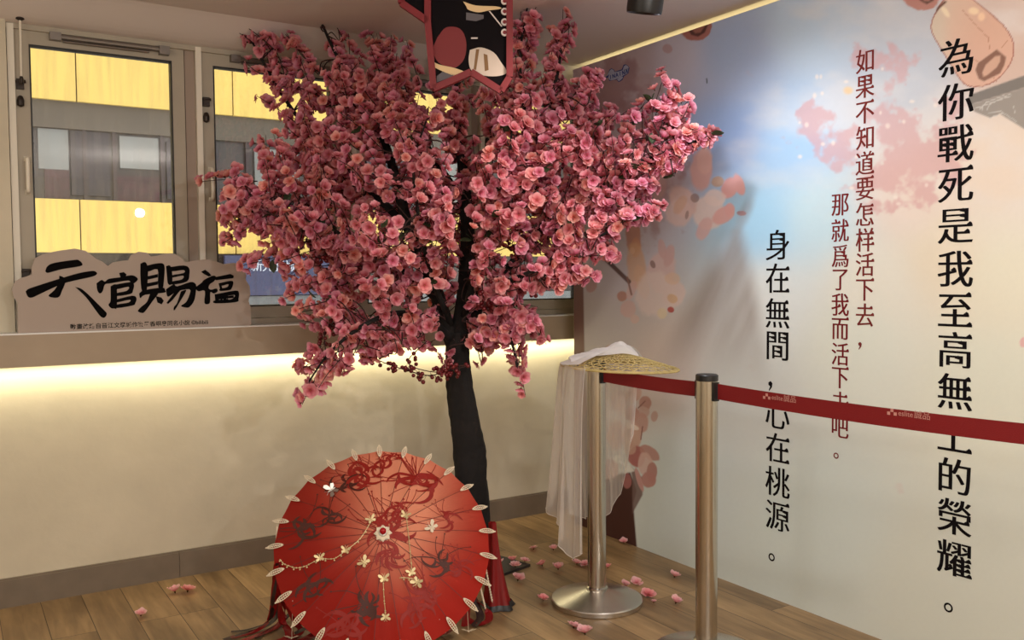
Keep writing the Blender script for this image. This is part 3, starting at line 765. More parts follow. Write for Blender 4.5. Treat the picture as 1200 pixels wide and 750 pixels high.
for s_, (sd, lf) in enumerate(((1, 0.25), (2, 0.45), (3, 0.70), (4, 0.12), (5, 0.9), (6, 0.35))):
    TPL.append(flower_template(sd, lf))
m_petal = mat('silk_petals', (225, 140, 150), 0.75, attr='Col', trans=0.36, spec=0.2)
def quads(F): return [tuple(q[:3]) if q[2] == q[3] else tuple(q) for q in F]
FMESH = {}
def flower_mesh(k, hue):
    if (k, hue) not in FMESH:
        V, F, T = TPL[k]; me = bpy.data.meshes.new('blossom')
        me.from_pydata(V.tolist(), [], quads(F)); me.materials.append(m_petal)
        at = me.color_attributes.new('Col', 'FLOAT_COLOR', 'POINT')
        at.data.foreach_set('color', np.concatenate([petal_cols(T, hue), np.ones((len(V), 1))], 1).astype(np.float32).ravel())
        me.polygons.foreach_set('use_smooth', [True]*len(me.polygons)); me.update(); FMESH[(k, hue)] = me
    return FMESH[(k, hue)]
def basis(n, spin):
    n = np.array(n, float); n /= np.linalg.norm(n)
    a = np.array((0, 0, 1.)) if abs(n[2]) < .9 else np.array((1., 0, 0))
    x = np.cross(a, n); x /= np.linalg.norm(x); y = np.cross(n, x)
    c, s = math.cos(spin), math.sin(spin)
    return np.stack([x*c+y*s, -x*s+y*c, n], 1)

# ------------------------------------------------------------------ the blossom tree
m_bark = mat('dark_bark', (20, 15, 14), 0.9, bump=0.9, bscale=26, var=0.5, vscale=14)
m_twig = mat('dark_twig', (52, 28, 26), 0.8)
m_leaf = mat('dark_leaf', (50, 62, 36), 0.6, trans=0.15)
m_berry = mat('burgundy_berry', (96, 12, 20), 0.35)
TD = 3.97                                   # distance of the trunk
base = onZ(557, 671)
tree = thing('blossom_tree', (base[0], base[1], 0), 'artificial cherry blossom tree with dark trunk and wide crown of pink flowers', 'tree')
def br(pts):                                 # (px, py, width px, depth offset)
    P = np.array([atD(x, y, TD+dz) for x, y, wd, dz in pts]); R = np.array([wd*(TD+dz)/FPX/2 for x, y, wd, dz in pts])
    Q = smooth_path(np.column_stack([P, R]), 6)
    return Q[:, :3], np.maximum(Q[:, 3], 0.0022)
# trunk: knobbly, slightly flattened, flaring at the foot
tp = [tuple(base+np.array((0, 0, 0.0)))]
Q, R = br([(556, 640, 39, 0.04), (553, 600, 38, 0.02), (551, 560, 37, 0), (550, 530, 36, 0), (545, 490, 34, 0), (539.5, 450, 31, 0), (536.5, 415, 28, 0), (536, 390, 25, 0)])
Q = np.vstack([base, base+(Q[0]-base)*0.4, Q]); R = np.concatenate([[0.088, 0.078], R])
v, f = tube_arr(Q, R, 20)
v = np.array(v); 
for i in range(len(Q)):
    for k in range(20):
        j = i*20+k; d = v[j]-Q[i]
        v[j] = Q[i]+d*(1+0.10*math.sin(3*2*PI*k/20+i*0.15)+0.05*math.sin(7*2*PI*k/20-i*0.4)+rnd.uniform(-.03, .03))
mb = MB(); mb.add(v, f); mb.build('trunk', m_bark, tree, smooth=True)
BR = [
 [(530, 402, 18, 0), (521, 375, 18, -.02), (510, 340, 17, -.04), (497, 310, 15, -.06), (478, 265, 14, -.08), (465, 215, 12, -.08), (450, 165, 9, -.06), (425, 115, 6, -.02), (392, 60, 4, 0), (368, 5, 2.5, .04)],
 [(538, 400, 24, 0), (545, 345, 21, 0), (548, 285, 18, .02), (545, 225, 14, .04), (538, 165, 10, .06), (534, 110, 6, .10), (540, 60, 3, .14)],
 [(544, 402, 14, 0), (566, 352, 11, -.03), (600, 308, 9, -.10), (650, 250, 7, -.2), (705, 210, 5, -.3), (775, 180, 3, -.40), (825, 162, 2, -.45)],
 [(550, 330, 11, .02), (575, 270, 9, -.02), (600, 210, 8, -.1), (622, 160, 6, -.18), (650, 100, 4, -.24), (660, 40, 2.5, -.26)],
 [(528, 398, 11, -.02), (500, 372, 8, -.12), (460, 368, 7, -.25), (420, 385, 5, -.36), (385, 415, 3, -.42), (360, 450, 2, -.44)],
 [(514, 352, 10, -.04), (470, 315, 8, -.12), (410, 280, 6, -.2), (345, 250, 4, -.28), (280, 228, 2.5, -.34)],
 [(480, 268, 10, -.08), (430, 220, 8, -.04), (375, 170, 6, .0), (330, 110, 4, .02), (296, 50, 2.5, .02)],
 [(546, 395, 8, -.02), (575, 385, 6, -.12), (597, 395, 4, -.2), (608, 440, 2, -.24)],
 [(543, 370, 8, -.03), (560, 310, 6, -.20), (580, 250, 4.5, -.36), (596, 190, 3, -.46), (600, 150, 2, -.48)],
 [(528, 380, 8, -.03), (505, 320, 6, -.22), (490, 250, 4.5, -.38), (485, 190, 3, -.46), (500, 140, 2, -.48)],
 [(548, 290, 9, .03), (600, 240, 7, .10), (650, 190, 5, .12), (690, 140, 3, .06)],
 [(545, 240, 9, .05), (500, 170, 7, .14), (470, 110, 5, .12), (445, 50, 3, .12)],
 [(622, 160, 5, -.18), (612, 110, 4, -.20), (610, 60, 3, -.20), (618, 8, 2, -.2)],
 [(560, 345, 8, -.05), (620, 320, 6, -.25), (670, 295, 4, -.35), (730, 262, 2.5, -.42)]]
SK = []                                      # skeleton nodes for twigs
for b in BR:
    Q, R = br(b); mb = MB(); mb.tube(Q, R, 9); mb.build('branch', m_bark, tree, smooth=True)
    n = len(Q)
    for i in range(n//5, n): SK.append(Q[i])
BRT = [br(b)[0] for b in BR]
SK = np.array(SK); FORK = np.array(atD(536, 395, TD))

# sprays drawn from the outline of the crown: (px, py) at the tip, direction back, flower span in px
OUT = [((226, 216), (300, 205), -.34), ((258, 282), (320, 250), -.30), ((264, 262), (330, 235), -.3), ((284, 308), (350, 290), -.30), ((330, 352), (390, 330), -.32), ((345, 368), (400, 350), -.36), ((340, 340), (400, 325), -.3),
 ((282, 28), (312, 60), .02), ((308, 40), (340, 85), .02), ((338, 38), (372, 80), .04), ((322, 98), (370, 110), .0), ((355, 128), (390, 120), -.02), ((350, 0), (375, 40), .04), ((384, 4), (395, 45), .04), ((410, 42), (425, 100), .08), ((440, 38), (450, 90), .12), ((455, 44), (462, 95), .12), ((300, 110), (350, 150), -.1), ((350, 60), (372, 110), .02), ((330, 75), (362, 118), .0), ((395, 52), (410, 95), .02),
 ((352, 470), (388, 425), -.44), ((348, 432), (400, 412), -.42), ((396, 440), (415, 405), -.40), ((370, 455), (400, 425), -.42), ((345, 425), (380, 410), -.40),
 ((613, 466), (600, 395), -.24), ((610, 440), (600, 385), -.22), ((638, 402), (600, 360), -.24), ((626, 392), (590, 360), -.22), ((655, 325), (600, 330), -.2), ((592, 400), (570, 370), -.2), ((520, 435), (535, 405), -.1), ((488, 405), (520, 390), -.1),
 ((698, 322), (650, 320), -.3), ((692, 318), (640, 330), -.3), ((776, 243), (715, 260), -.42), ((770, 250), (712, 265), -.42), ((724, 296), (680, 290), -.38), ((728, 300), (690, 280), -.36), ((834, 158), (765, 175), -.46), ((820, 152), (770, 170), -.45), ((815, 178), (750, 195), -.44), ((780, 84), (770, 135), -.42), ((790, 98), (775, 140), -.42), ((806, 118), (780, 150), -.44), ((760, 118), (735, 145), -.38), ((803, 135), (760, 160), -.4), ((812, 158), (770, 185), -.44), ((770, 215), (715, 225), -.4), ((800, 150), (740, 165), -.4), ((795, 190), (740, 205), -.42),
 ((706, 82), (680, 125), -.28), ((690, 85), (672, 130), -.26), ((700, 100), (670, 140), -.26), ((658, 14), (652, 70), -.26), ((662, 45), (652, 90), -.26), ((648, 60), (640, 110), -.26), ((628, 2), (612, 45), -.2), ((612, 10), (600, 55), -.2), ((626, 30), (610, 70), -.2), ((480, 45), (486, 100), .12), ((470, 60), (478, 110), .1), ((600, 5), (596, 60), -.2), ((720, 130), (690, 160), -.3), ((735, 165), (700, 190), -.32), ((745, 225), (690, 235), -.38)]
DENSE = [(262, 205), (300, 160), (345, 128), (352, 100), (385, 85), (405, 62), (440, 55), (478, 66), (505, 96), (560, 100), (600, 78), (640, 78), (662, 92), (690, 105), (715, 125), (770, 112), (800, 125), (812, 165), (780, 205), (752, 245), (715, 268), (690, 290), (650, 318), (636, 340), (625, 380), (596, 402), (570, 395), (556, 412), (535, 405), (505, 402), (478, 400), (440, 420), (405, 425), (382, 418), (385, 390), (352, 378), (356, 340), (318, 318), (300, 288), (262, 262), (248, 238)]
HOLES = [(450, 362, 26, 9), (640, 305, 30, 18), (615, 350, 40, 9), (300, 345, 25, 25), (440, 118, 9, 7), (652, 128, 6, 6), (395, 300, 5, 5), (662, 205, 5, 5), (572, 118, 5, 12), (600, 292, 12, 10), (330, 160, 10, 6)]
def inpoly(x, y, pts):
    c = False; j = len(pts)-1
    for i in range(len(pts)):
        xi, yi = pts[i]; xj, yj = pts[j]
        if (yi > y) != (yj > y) and x < (xj-xi)*(y-yi)/(yj-yi)+xi: c = not c
        j = i
    return c
def edge_dist(x, y, pts):
    m = 1e9
    for (x0, y0), (x1, y1) in zip(pts, pts[1:]+pts[:1]):
        L2 = (x1-x0)**2+(y1-y0)**2; t = max(0, min(1, ((x-x0)*(x1-x0)+(y-y0)*(y1-y0))/L2))
        m = min(m, math.hypot(x-x0-t*(x1-x0), y-y0-t*(y1-y0)))
    return m
def room_ok(p): return p[1] < 4.10 and p[0] < XP-0.035 and p[2] < 2.43
sprays = []
for tip, back, dz in OUT:
    for _ in range(2 if rnd.random() < 0.55 else 1):
        j = lambda s: rnd.uniform(-s, s)
        a = atD(tip[0]+j(4), tip[1]+j(4), TD+dz+j(.05)); b = atD(back[0]+j(8), back[1]+j(8), TD+dz*0.9+j(.06))
        sprays.append((a, b, 1))
for bi, Q in enumerate(BRT):                                # short sprays along the outer half of every branch
    n = len(Q)
    if bi in (4, 7): continue
    for i in list(range(int(n*0.45), n, 3))+[n-1]:
        d = Q[min(i+1, n-1)]-Q[max(i-2, 0)]; d /= np.linalg.norm(d)
        for _ in range(2 if i < n-1 else 1):
            dv = d*0.9+np.array((rnd.gauss(0, .5), rnd.gauss(0, .5), rnd.gauss(0, .5))); dv /= np.linalg.norm(dv)
            L = rnd.uniform(.08, .15)*(0.6 if i == n-1 else 1)
            if room_ok(Q[i]+dv*L): sprays.append((Q[i]+dv*L, Q[i], 1))
BARE = ([(530, 402), (510, 340), (497, 310), (478, 265), (465, 215), (452, 175)], [(538, 400), (545, 345), (548, 285), (546, 240)])
def path_px(x, y, pl):
    m = 1e9
    for (x0, y0), (x1, y1) in zip(pl, pl[1:]):
        t = max(0, min(1, ((x-x0)*(x1-x0)+(y-y0)*(y1-y0))/((x1-x0)**2+(y1-y0)**2))); m = min(m, math.hypot(x-x0-t*(x1-x0), y-y0-t*(y1-y0)))
    return m
tries = 0
while len(sprays) < 740 and tries < 6000:
    tries += 1
    x, y = rnd.uniform(240, 815), rnd.uniform(50, 430)
    if not inpoly(x, y, DENSE) or any(((x-h[0])/h[2])**2+((y-h[1])/h[3])**2 < 1 for h in HOLES): continue
    e = edge_dist(x, y, DENSE)
    half = 0.10+0.50*min(1, e/130)
    u = rnd.uniform(-1, 1)
    d = TD-0.10-0.20*min(1, abs(x-530)/260)+u*half*(1.0 if u < 0 else 0.7)
    tip = np.array(atD(x, y, d))
    if d < TD+0.02 and rnd.random() < 0.8 and min(path_px(x, y, q) for q in BARE) < 17: continue   # leave the wood visible
    if not room_ok(tip): continue
    k = np.argmin(np.linalg.norm(SK-tip, axis=1)); dv = tip-SK[k]
    outw = tip-FORK; outw /= np.linalg.norm(outw); dv = dv/(np.linalg.norm(dv)+1e-6)
    dr = dv*0.55+outw*0.7+np.array((rnd.uniform(-.3, .3), rnd.uniform(-.3, .3), rnd.uniform(-.15, .3))); dr /= np.linalg.norm(dr)
    sprays.append((tip, tip-dr*rnd.uniform(.14, .30), 0))
FL = []; twigs = []; leaves = []
for tip, back, outer in sprays:
    k = np.argmin(np.linalg.norm(SK-back, axis=1)); root = SK[k]
    if np.linalg.norm(root-back) > 0.32:       # keep twigs attached but short
        root = SK[k]
    path = smooth_path([root, root+(back-root)*0.6+np.array((rnd.uniform(-.02, .02), rnd.uniform(-.02, .02), rnd.uniform(-.02, .03))), back, (tip+back)/2+np.array((rnd.uniform(-.012, .012), rnd.uniform(-.012, .012), rnd.uniform(-.01, .015))), tip], 4)
    L = np.linalg.norm(root-tip)
    twigs.append((path, np.linspace(0.0034, 0.0013, len(path))))
    seg_ = path[-9:]; ln = np.linalg.norm(tip-back); nf = max(4, int(ln/(0.021 if outer else 0.024)))
    T_ = (tip-back)/ln
    for i in range(nf):
        t = 0.04+0.96*(i+rnd.random()*0.6)/nf; p = seg_[min(8, int(t*8.99))]*1.0
        fi = t*8; i0 = min(7, int(fi)); p = seg_[i0]+(seg_[i0+1]-seg_[i0])*(fi-i0)
        rv = np.array((rnd.gauss(0, 1), rnd.gauss(0, 1), rnd.gauss(0, 1))); rv -= T_*np.dot(rv, T_); rv /= np.linalg.norm(rv)+1e-6
        outw = p-FORK; outw /= np.linalg.norm(outw)
        nrm = rv*0.9+outw*0.55+T_*0.3; nrm /= np.linalg.norm(nrm)
        sz = rnd.uniform(.0245, .0325)*(0.85 if t > .9 else 1)
        c = p+rv*rnd.uniform(.006, .016)+nrm*0.006
        cx_, cy_, cd_ = proj(c)
        if cd_ < TD-0.02 and min(path_px(cx_, cy_, q) for q in BARE) < 9 and rnd.random() < 0.8: continue
        if room_ok(c): FL.append((c, nrm, sz, rnd.randrange(6), (0, 0, 2, 2, 0, 1, 2, 0, 1, 3)[rnd.randrange(10)], rnd.uniform(0, 6.28)))
    if rnd.random() < 0.42:
        p = seg_[rnd.randrange(0, 5)]; rv = np.array((rnd.gauss(0, 1), rnd.gauss(0, 1), rnd.gauss(0, .6))); rv /= np.linalg.norm(rv)
        leaves.append((p+rv*0.012, T_*0.6+rv*0.7, rnd.uniform(.038, .054)))
FL.sort(key=lambda q: proj(q[0])[2])
NB = 100
infr = [q for q in FL if 0 < proj(q[0])[0] < 1200 and 5 < proj(q[0])[1] < 745]
near = infr[:NB]; nid = set(id(q) for q in near)
tl_ = np.array(tree.location)
for c, n_, sz, k, hue, sp_ in near:
    o = bpy.data.objects.new('blossom', flower_mesh(k, hue)); COL.objects.link(o); o.parent = tree
    B = basis(n_, sp_)*sz; c2 = c-tl_
    o.matrix_local = Matrix(((B[0][0], B[0][1], B[0][2], c2[0]), (B[1][0], B[1][1], B[1][2], c2[1]), (B[2][0], B[2][1], B[2][2], c2[2]), (0, 0, 0, 1)))
VV = []; FF = []; CC = []; off = 0
for q in FL:
    if id(q) in nid: continue
    c, n_, sz, k, hue, sp_ = q
    V, F, T = TPL[k]
    VV.append(V @ (basis(n_, sp_)*sz).T+c-tl_); CC.append(petal_cols(T, hue)*rnd.uniform(.86, 1.06))
    FF.append(np.array(F)+off); off += len(V)
VV = np.concatenate(VV); FF = np.concatenate(FF); CC = np.concatenate(CC)
me = bpy.data.meshes.new('blossom_mass')
me.from_pydata(VV.tolist(), [], quads(FF.tolist())); me.materials.append(m_petal)
at = me.color_attributes.new('Col', 'FLOAT_COLOR', 'POINT')
at.data.foreach_set('color', np.concatenate([CC, np.ones((len(CC), 1))], 1).astype(np.float32).ravel())
me.polygons.foreach_set('use_smooth', [True]*len(me.polygons)); me.update()
o = bpy.data.objects.new('blossom_mass', me); COL.objects.link(o); o.parent = tree; o['kind'] = 'stuff'
print('flowers', len(FL), 'sprays', len(sprays), 'tries', tries)
twigs.sort(key=lambda q: proj(q[0][-1])[2])
for pth, r in twigs[:70]:
    mb = MB(); mb.tube(pth, r, 5); mb.build('twig', m_twig, tree)
mb = MB()
for pth, r in twigs[70:]: mb.tube(pth, r, 4, cap=False)
o = mb.build('fine_twigs', m_twig, tree, kind='stuff')
def leaf_shape(mb, p, d, ln, up=None):
    d = np.array(d, float)/np.linalg.norm(d); s = np.cross(d, (rnd.uniform(-1, 1), rnd.uniform(-1, 1), 1)); s /= np.linalg.norm(s); n_ = np.cross(s, d)
    V = []; F = []
    for i, (t, wd) in enumerate(((0, .05), (.25, .26), (.5, .32), (.75, .24), (1, .02))):
        q = p+d*ln*t-n_*ln*0.25*t*t
        V += [q-s*wd*ln+n_*ln*.05, q, q+s*wd*ln+n_*ln*.05]
        if i: F += [(3*i-3, 3*i-2, 3*i+1, 3*i), (3*i-2, 3*i-1, 3*i+2, 3*i+1)]
    mb.add(V, F)
leaves.sort(key=lambda q: proj(q[0])[2])
for p, d, ln in leaves[:90]:
    mb = MB(); leaf_shape(mb, p, d, ln); leaf_shape(mb, p, np.array(d)+np.array((.4, -.3, .5)), ln*.8); mb.build('leaf', m_leaf, tree)
# burgundy berry sprigs
for path, nb in (([(500, 400), (478, 425), (510, 436), (545, 430)], 34), ([(548, 428), (528, 430), (505, 440), (470, 432), (432, 418)], 50), ([(400, 392), (386, 378), (380, 395), (384, 425)], 40), ([(640, 300), (632, 318), (628, 345)], 30), ([(610, 300), (600, 286), (612, 270)], 22), ([(390, 285), (378, 300), (360, 300)], 22), ([(565, 300), (566, 345), (572, 365)], 24)):
    dz = -0.30 if path[0][0] < 450 else -.2
    P = smooth_path([atD(x, y, TD+dz) for x, y in path], 6)
    mb = MB(); mb.tube(P, 0.0022, 5)
    for i in range(nb):
        q = P[rnd.randrange(2, len(P))]; d = np.array((rnd.gauss(0, 1), rnd.gauss(0, 1), rnd.gauss(-.3, 1))); d /= np.linalg.norm(d)
        e = q+d*rnd.uniform(.018, .038)
        mb.tube([q, e], 0.0009, 4, cap=False); mb.ball(e, rnd.uniform(.0080, .0096), 10, 6, mi=1)
    mb.build('berry_sprig', [m_twig, m_berry], tree, smooth=True, label='dark burgundy berry sprig')
# dark base plate under the trunk
cR = onZ(621.5, 664); d1 = onZ(580, 652)-cR; d2 = onZ(584, 677)-cR; d1 /= np.linalg.norm(d1); d2 -= d1*np.dot(d1, d2); d2 /= np.linalg.norm(d2)
mb = MB(); mb.prism([cR, cR+d1*.40, cR+d1*.40+d2*.40, cR+d2*.40], (0, 0, 0.012)); mb.build('base_plate', mat('black_plate', (38, 34, 34), 0.5), tree)

# ------------------------------------------------------------------ barrier posts and belt
m_steel = mat('brushed_steel', (196, 190, 180), 0.20, 1.0)
m_steelb = mat('steel_base', (206, 202, 196), 0.27, 1.0, bump=0.02, bscale=200)
m_blackp = mat('black_plastic', (26, 25, 26), 0.4)
m_belt = mat('red_webbing', (122, 4, 12), 0.62, bump=0.15, bscale=300)
m_beltink = mat('belt_print', (196, 140, 130), 0.6)
HP = 0.992
post_far = onZ(699.5, 706); post_near = onZ(827.5, 771)
def post(p, label, yaw):
    t = thing('barrier_post', (p[0], p[1], 0), label, 'barrier post', 'belt barrier posts')
    prof = [(0.183, 0.0), (0.186, 0.004), (0.186, 0.020), (0.183, 0.024), (0.165, 0.030), (0.060, 0.056), (0.045, 0.060)]
    mb = MB(); mb.lathe((p[0], p[1], 0), prof, 72); b = mb.build('weighted_base', m_steelb, t)
    sm(b, 30)
    mb = MB(); mb.lathe((p[0], p[1], 0), [(0.044, 0.056), (0.044, 0.066), (0.0375, 0.070), (0.0375, HP-0.022)], 48); sm(mb.build('pole', m_steel, t), 30)
    mb = MB(); mb.lathe((p[0], p[1], 0), [(0.0372, HP-0.022), (0.0385, HP-0.020), (0.0385, HP-0.003), (0.035, HP), (0.002, HP+0.001)], 48); sm(mb.build('cap', m_blackp, t), 30)
    for sgn, nm in ((1, 'belt_slot'), (-1, 'belt_cassette')):
        a = yaw if sgn > 0 else yaw+PI
        dx, dy = math.cos(a), math.sin(a); ex, ey = -dy, dx
        c = np.array((p[0]+dx*0.037, p[1]+dy*0.037, 0))
        mb = MB(); mb.bar(c+np.array((0, 0, HP-0.088)), c+np.array((0, 0, HP-0.024)), 0.022, 0.022, (dx, dy, 0))
        mb.build(nm, m_blackp, t)
    mb = MB(); dx, dy = math.cos(yaw-1.0), math.sin(yaw-1.0)
    c = np.array((p[0]+dx*0.0365, p[1]+dy*0.0365, 0)); mb.bar(c+np.array((0, 0, HP-0.175)), c+np.array((0, 0, HP-0.11)), 0.008, 0.006, (dx, dy, 0)); mb.build('release_tab', m_greymetal, t)
    return t
def sm(o, deg):
    me = o.data
    for p in me.polygons: p.use_smooth = len(p.vertices) == 4
    me.set_sharp_from_angle(angle=math.radians(deg))
    return o
yaw0 = math.atan2(post_far[1]-post_near[1], post_far[0]-post_near[0])
post(post_far, 'steel barrier post under the woven hat and white veil', yaw0)
post(post_near, 'steel barrier post with black cap, standing alone in front of the mural text', yaw0)
def belt_strip(a, b, sag, lab, twist=0.0):
    a = np.array(a); b = np.array(b); d = b-a; d[2] = 0; L = np.linalg.norm(d); nrm = np.array((-d[1], d[0], 0))/L
    V = []; F = []; n = 25
    for i in range(n):
        t = i/(n-1); c = a+(b-a)*t-np.array((0, 0, sag*4*t*(1-t))); w_ = np.array((0, 0, 0.0265))+nrm*twist*math.sin(PI*t)
        for s in (1, -1):
            for o_ in (0.0006, -0.0006): V.append(c+w_*s+nrm*o_)
    for i in range(n-1):
        k = 4*i; m = k+4
        F += [(k, k+2, m+2, m), (k+1, m+1, m+3, k+3), (k, m, m+1, k+1), (k+2, k+3, m+3, m+2)]
    F += [(0, 1, 3, 2), (4*n-4, 4*n-2, 4*n-1, 4*n-3)]
    mb = MB(); mb.add(V, F)
    o = mb.build('barrier_belt', m_belt); tag(o, lab, 'barrier belt', 'red barrier belts')
    return o, a, b, nrm, sag
uv = (post_far-post_near)/np.linalg.norm(post_far-post_near)
zb_ = HP-0.055
belt_strip(post_far-uv*0.0495+np.array((0, 0, zb_)), post_near+uv*0.0495+np.array((0, 0, zb_-0.001)), 0.004, 'short red belt between the two steel posts, under the hat brim')
end = atD(1290, 508, 2.10); end[2] = zb_-0.004
bo, ba, bb, bn, bs = belt_strip(post_near+(end-post_near)*np.array((1, 1, 0))/np.linalg.norm((end-post_near)[:2])*0.0495+np.array((0, 0, zb_)), end, 0.010, 'long red belt printed with a shop name, crossing in front of the mural text')
def on_belt(px, py):
    d = ray(px, py); q = ba; t = np.dot(q-CO, bn)/np.dot(d, bn); return CO+d*t
sidev = bn if np.dot(bn, CO-ba) > 0 else -bn
bdir = (bb-ba)/np.linalg.norm(bb-ba)
mb = MB()
for (x, y), sz in (((894.5, 466.5), 0.0092), ((1040, 485), 0.0092)):
    o_ = on_belt(x, y)+sidev*0.0016
    for (i, j) in ((0, 0), (1, 1), (2, 0)):
        c = o_+bdir*sz*i*1.08+np.array((0, 0, sz*(j-0.2)*1.0)); mb.add([c, c+bdir*sz, c+bdir*sz+np.array((0, 0, sz)), c+np.array((0, 0, sz))], [[0, 1, 2, 3]])
    w1 = write_line(mb, 'eslite', o_+bdir*sz*3.6, bdir, (0, 0, 1), (0, 0, 0), 0.021)
    write_line(mb, '誠品', o_+bdir*(sz*3.9+w1), bdir, (0, 0, 1), (0, 0, 0), 0.024)
bl = mb.build('printed_name', m_beltink); bl.parent = bo

# ------------------------------------------------------------------ woven hat with white veil on the far post
m_bamboo = mat('woven_bamboo', (200, 176, 112), 0.6, var=0.35, vscale=40)
m_veil = sheer('sheer_white_veil', (236, 228, 222), 0.42)
m_veil2 = sheer('folded_white_veil', (238, 234, 232), 0.80)
HC = np.array(atD(726, 431, 3.62)); HC[2] = 0.962
HR = 0.236
hx = RT*1.0; hx[2] = 0; hx /= np.linalg.norm(hx); hy = np.array((-hx[1], hx[0], 0))        # hx: to the right in the photo, hy: away
tiltx = -0.022                                # right end a little lower
def hat_pt(r, a, dz=0.0):
    u, v = r*math.cos(a), r*math.sin(a)
    h = 0.062*max(0, 1-(r/HR))**0.9+0.004
    return HC+hx*u+hy*v+np.array((0, 0, h+u*tiltx*2+dz))
hat = thing('woven_hat', tuple(HC), 'wide conical woven bamboo hat with white veil, resting on a barrier post', 'hat')
mb = MB()
for fam in (1, -1):
    for k in range(28):
        a0 = 2*PI*k/28; P = [hat_pt(HR*(0.10+0.90*t), a0+fam*1.1*t, 0.0015*fam) for t in np.linspace(0, 1, 9)]
        mb.tube(P, 0.0021, 4, flat=0.6, cap=False)
for r in np.linspace(0.06, HR*0.96, 7):
    mb.tube([hat_pt(r, 2*PI*k/40) for k in range(41)], 0.0017, 4, cap=False)
for k in range(22):
    mb.tube([hat_pt(HR*t, 2*PI*k/22, -0.003) for t in (0.1, .4, .7, 1)], 0.0018, 4, cap=False)
mb.build('woven_brim', m_bamboo, hat)
mb = MB(); mb.tube([hat_pt(HR, 2*PI*k/64) for k in range(65)], 0.0042, 6, cap=False); mb.tube([hat_pt(HR*0.975, 2*PI*k/64, .002) for k in range(65)], 0.0025, 5, cap=False); mb.build('rim', m_bamboo, hat, smooth=True)
# veil lying over the left and back of the crown, gathered at the right
def wob(*a): return sum(math.sin(x) for x in a)/len(a)
V = []; F = []; na, nr = 60, 14
A0, A1 = math.radians(55), math.radians(222)
for i in range(na):
    a = A0+(A1-A0)*i/(na-1)
    for j in range(nr):
        t = j/(nr-1); r = HR*1.012*t
        edge = 0.012*max(0, 1-abs(i/(na-1)-1)*6)+0.03*max(0, 1-i/8)*math.sin(t*PI)
        V.append(hat_pt(min(r, HR*1.012), a, 0.006+edge+0.006*t*(1-t)*4*(1+wob(a*9+t*3, a*17-t*5))))
for i in range(na-1):
    for j in range(nr-1): F.append((i*nr+j, (i+1)*nr+j, (i+1)*nr+j+1, i*nr+j+1))
mb = MB(); mb.add(V, F); mb.build('veil_top', m_veil2, hat, smooth=True)
# gathered folds thrown over the crown
V = []; F = []; nu, nv = 40, 22
for i in range(nu):
    u = i/(nu-1)
    for j in range(nv):
        v = j/(nv-1)
        x = -0.20+0.27*u; y = -0.075+0.02*u+0.01*math.sin(u*9)+0.16*v
        r = math.hypot(x, y); a = math.atan2(y, x)
        hump = math.sin(PI*v)**0.7*(0.006+0.022*math.exp(-((u-0.80)/0.17)**2)+0.008*math.exp(-((u-0.45)/0.25)**2))*(1-0.9*max(0, (u-.93)/.07))
        V.append(hat_pt(r, a, 0.012+hump+0.004*math.sin(u*23+v*9)*math.sin(PI*v)+0.003*math.sin(v*31+u*5)))
for i in range(nu-1):
    for j in range(nv-1): F.append((i*nv+j, (i+1)*nv+j, (i+1)*nv+j+1, i*nv+j+1))
mb = MB(); mb.add(V, F); mb.build('veil_fold', m_veil2, hat, smooth=True)
# hanging lengths of veil: bottom edge follows (angle, height) pairs
def curtain(angs, bots, flare, seed, mname, m):
    r0 = random.Random(seed); n = 90; mv = 40
    ph = [r0.uniform(0, 6) for _ in range(6)]; V = []; F = []
    for i in range(n):
        t = i/(n-1); a = np.interp(t, np.linspace(0, 1, len(angs)), angs); a = math.radians(a); zb = np.interp(t, np.linspace(0, 1, len(bots)), bots)
        top = hat_pt(HR*1.012, a, 0.006)
        for j in range(mv):
            s = j/(mv-1)
            fold = (0.016*math.sin(t*16+ph[0]+0.8*s)+0.010*math.sin(t*34+ph[1]-1.5*s)+0.005*math.sin(t*63+ph[2]))*s**0.6
            rr = HR*1.012+fold+np.interp(s, (0, .06, .2, .6, 1), (0, .006, .012, .4*flare(t)+.008, flare(t)))
            q = HC+hx*rr*math.cos(a)+hy*rr*math.sin(a); z = top[2]-(top[2]-zb)*s
            V.append((q[0], q[1], z))
    for i in range(n-1):
        for j in range(mv-1): F.append((i*mv+j, (i+1)*mv+j, (i+1)*mv+j+1, i*mv+j+1))
    mb = MB(); mb.add(V, F)
    e = [V[i*mv+mv-1] for i in range(n)]
    e2 = [V[(n-1)*mv+j] for j in range(mv)]; e3 = [V[j] for j in range(mv)]
    for ed in (e, e2, e3): mb.tube(ed, 0.0016, 4, cap=False, mi=1)
    return mb.build(mname, [m, m_veil2], hat, smooth=True)
curtain([230, 216, 200, 180, 160], [0.27, 0.23, 0.33, 0.39, 0.42], lambda t: 0.010+0.040*t, 3, 'veil_panel', m_veil)
curtain([150, 125, 100, 82, 66], [0.34, 0.30, 0.30, 0.40, 0.66], lambda t: -0.02-0.05*max(0, t-.5), 8, 'veil_panel', m_veil)

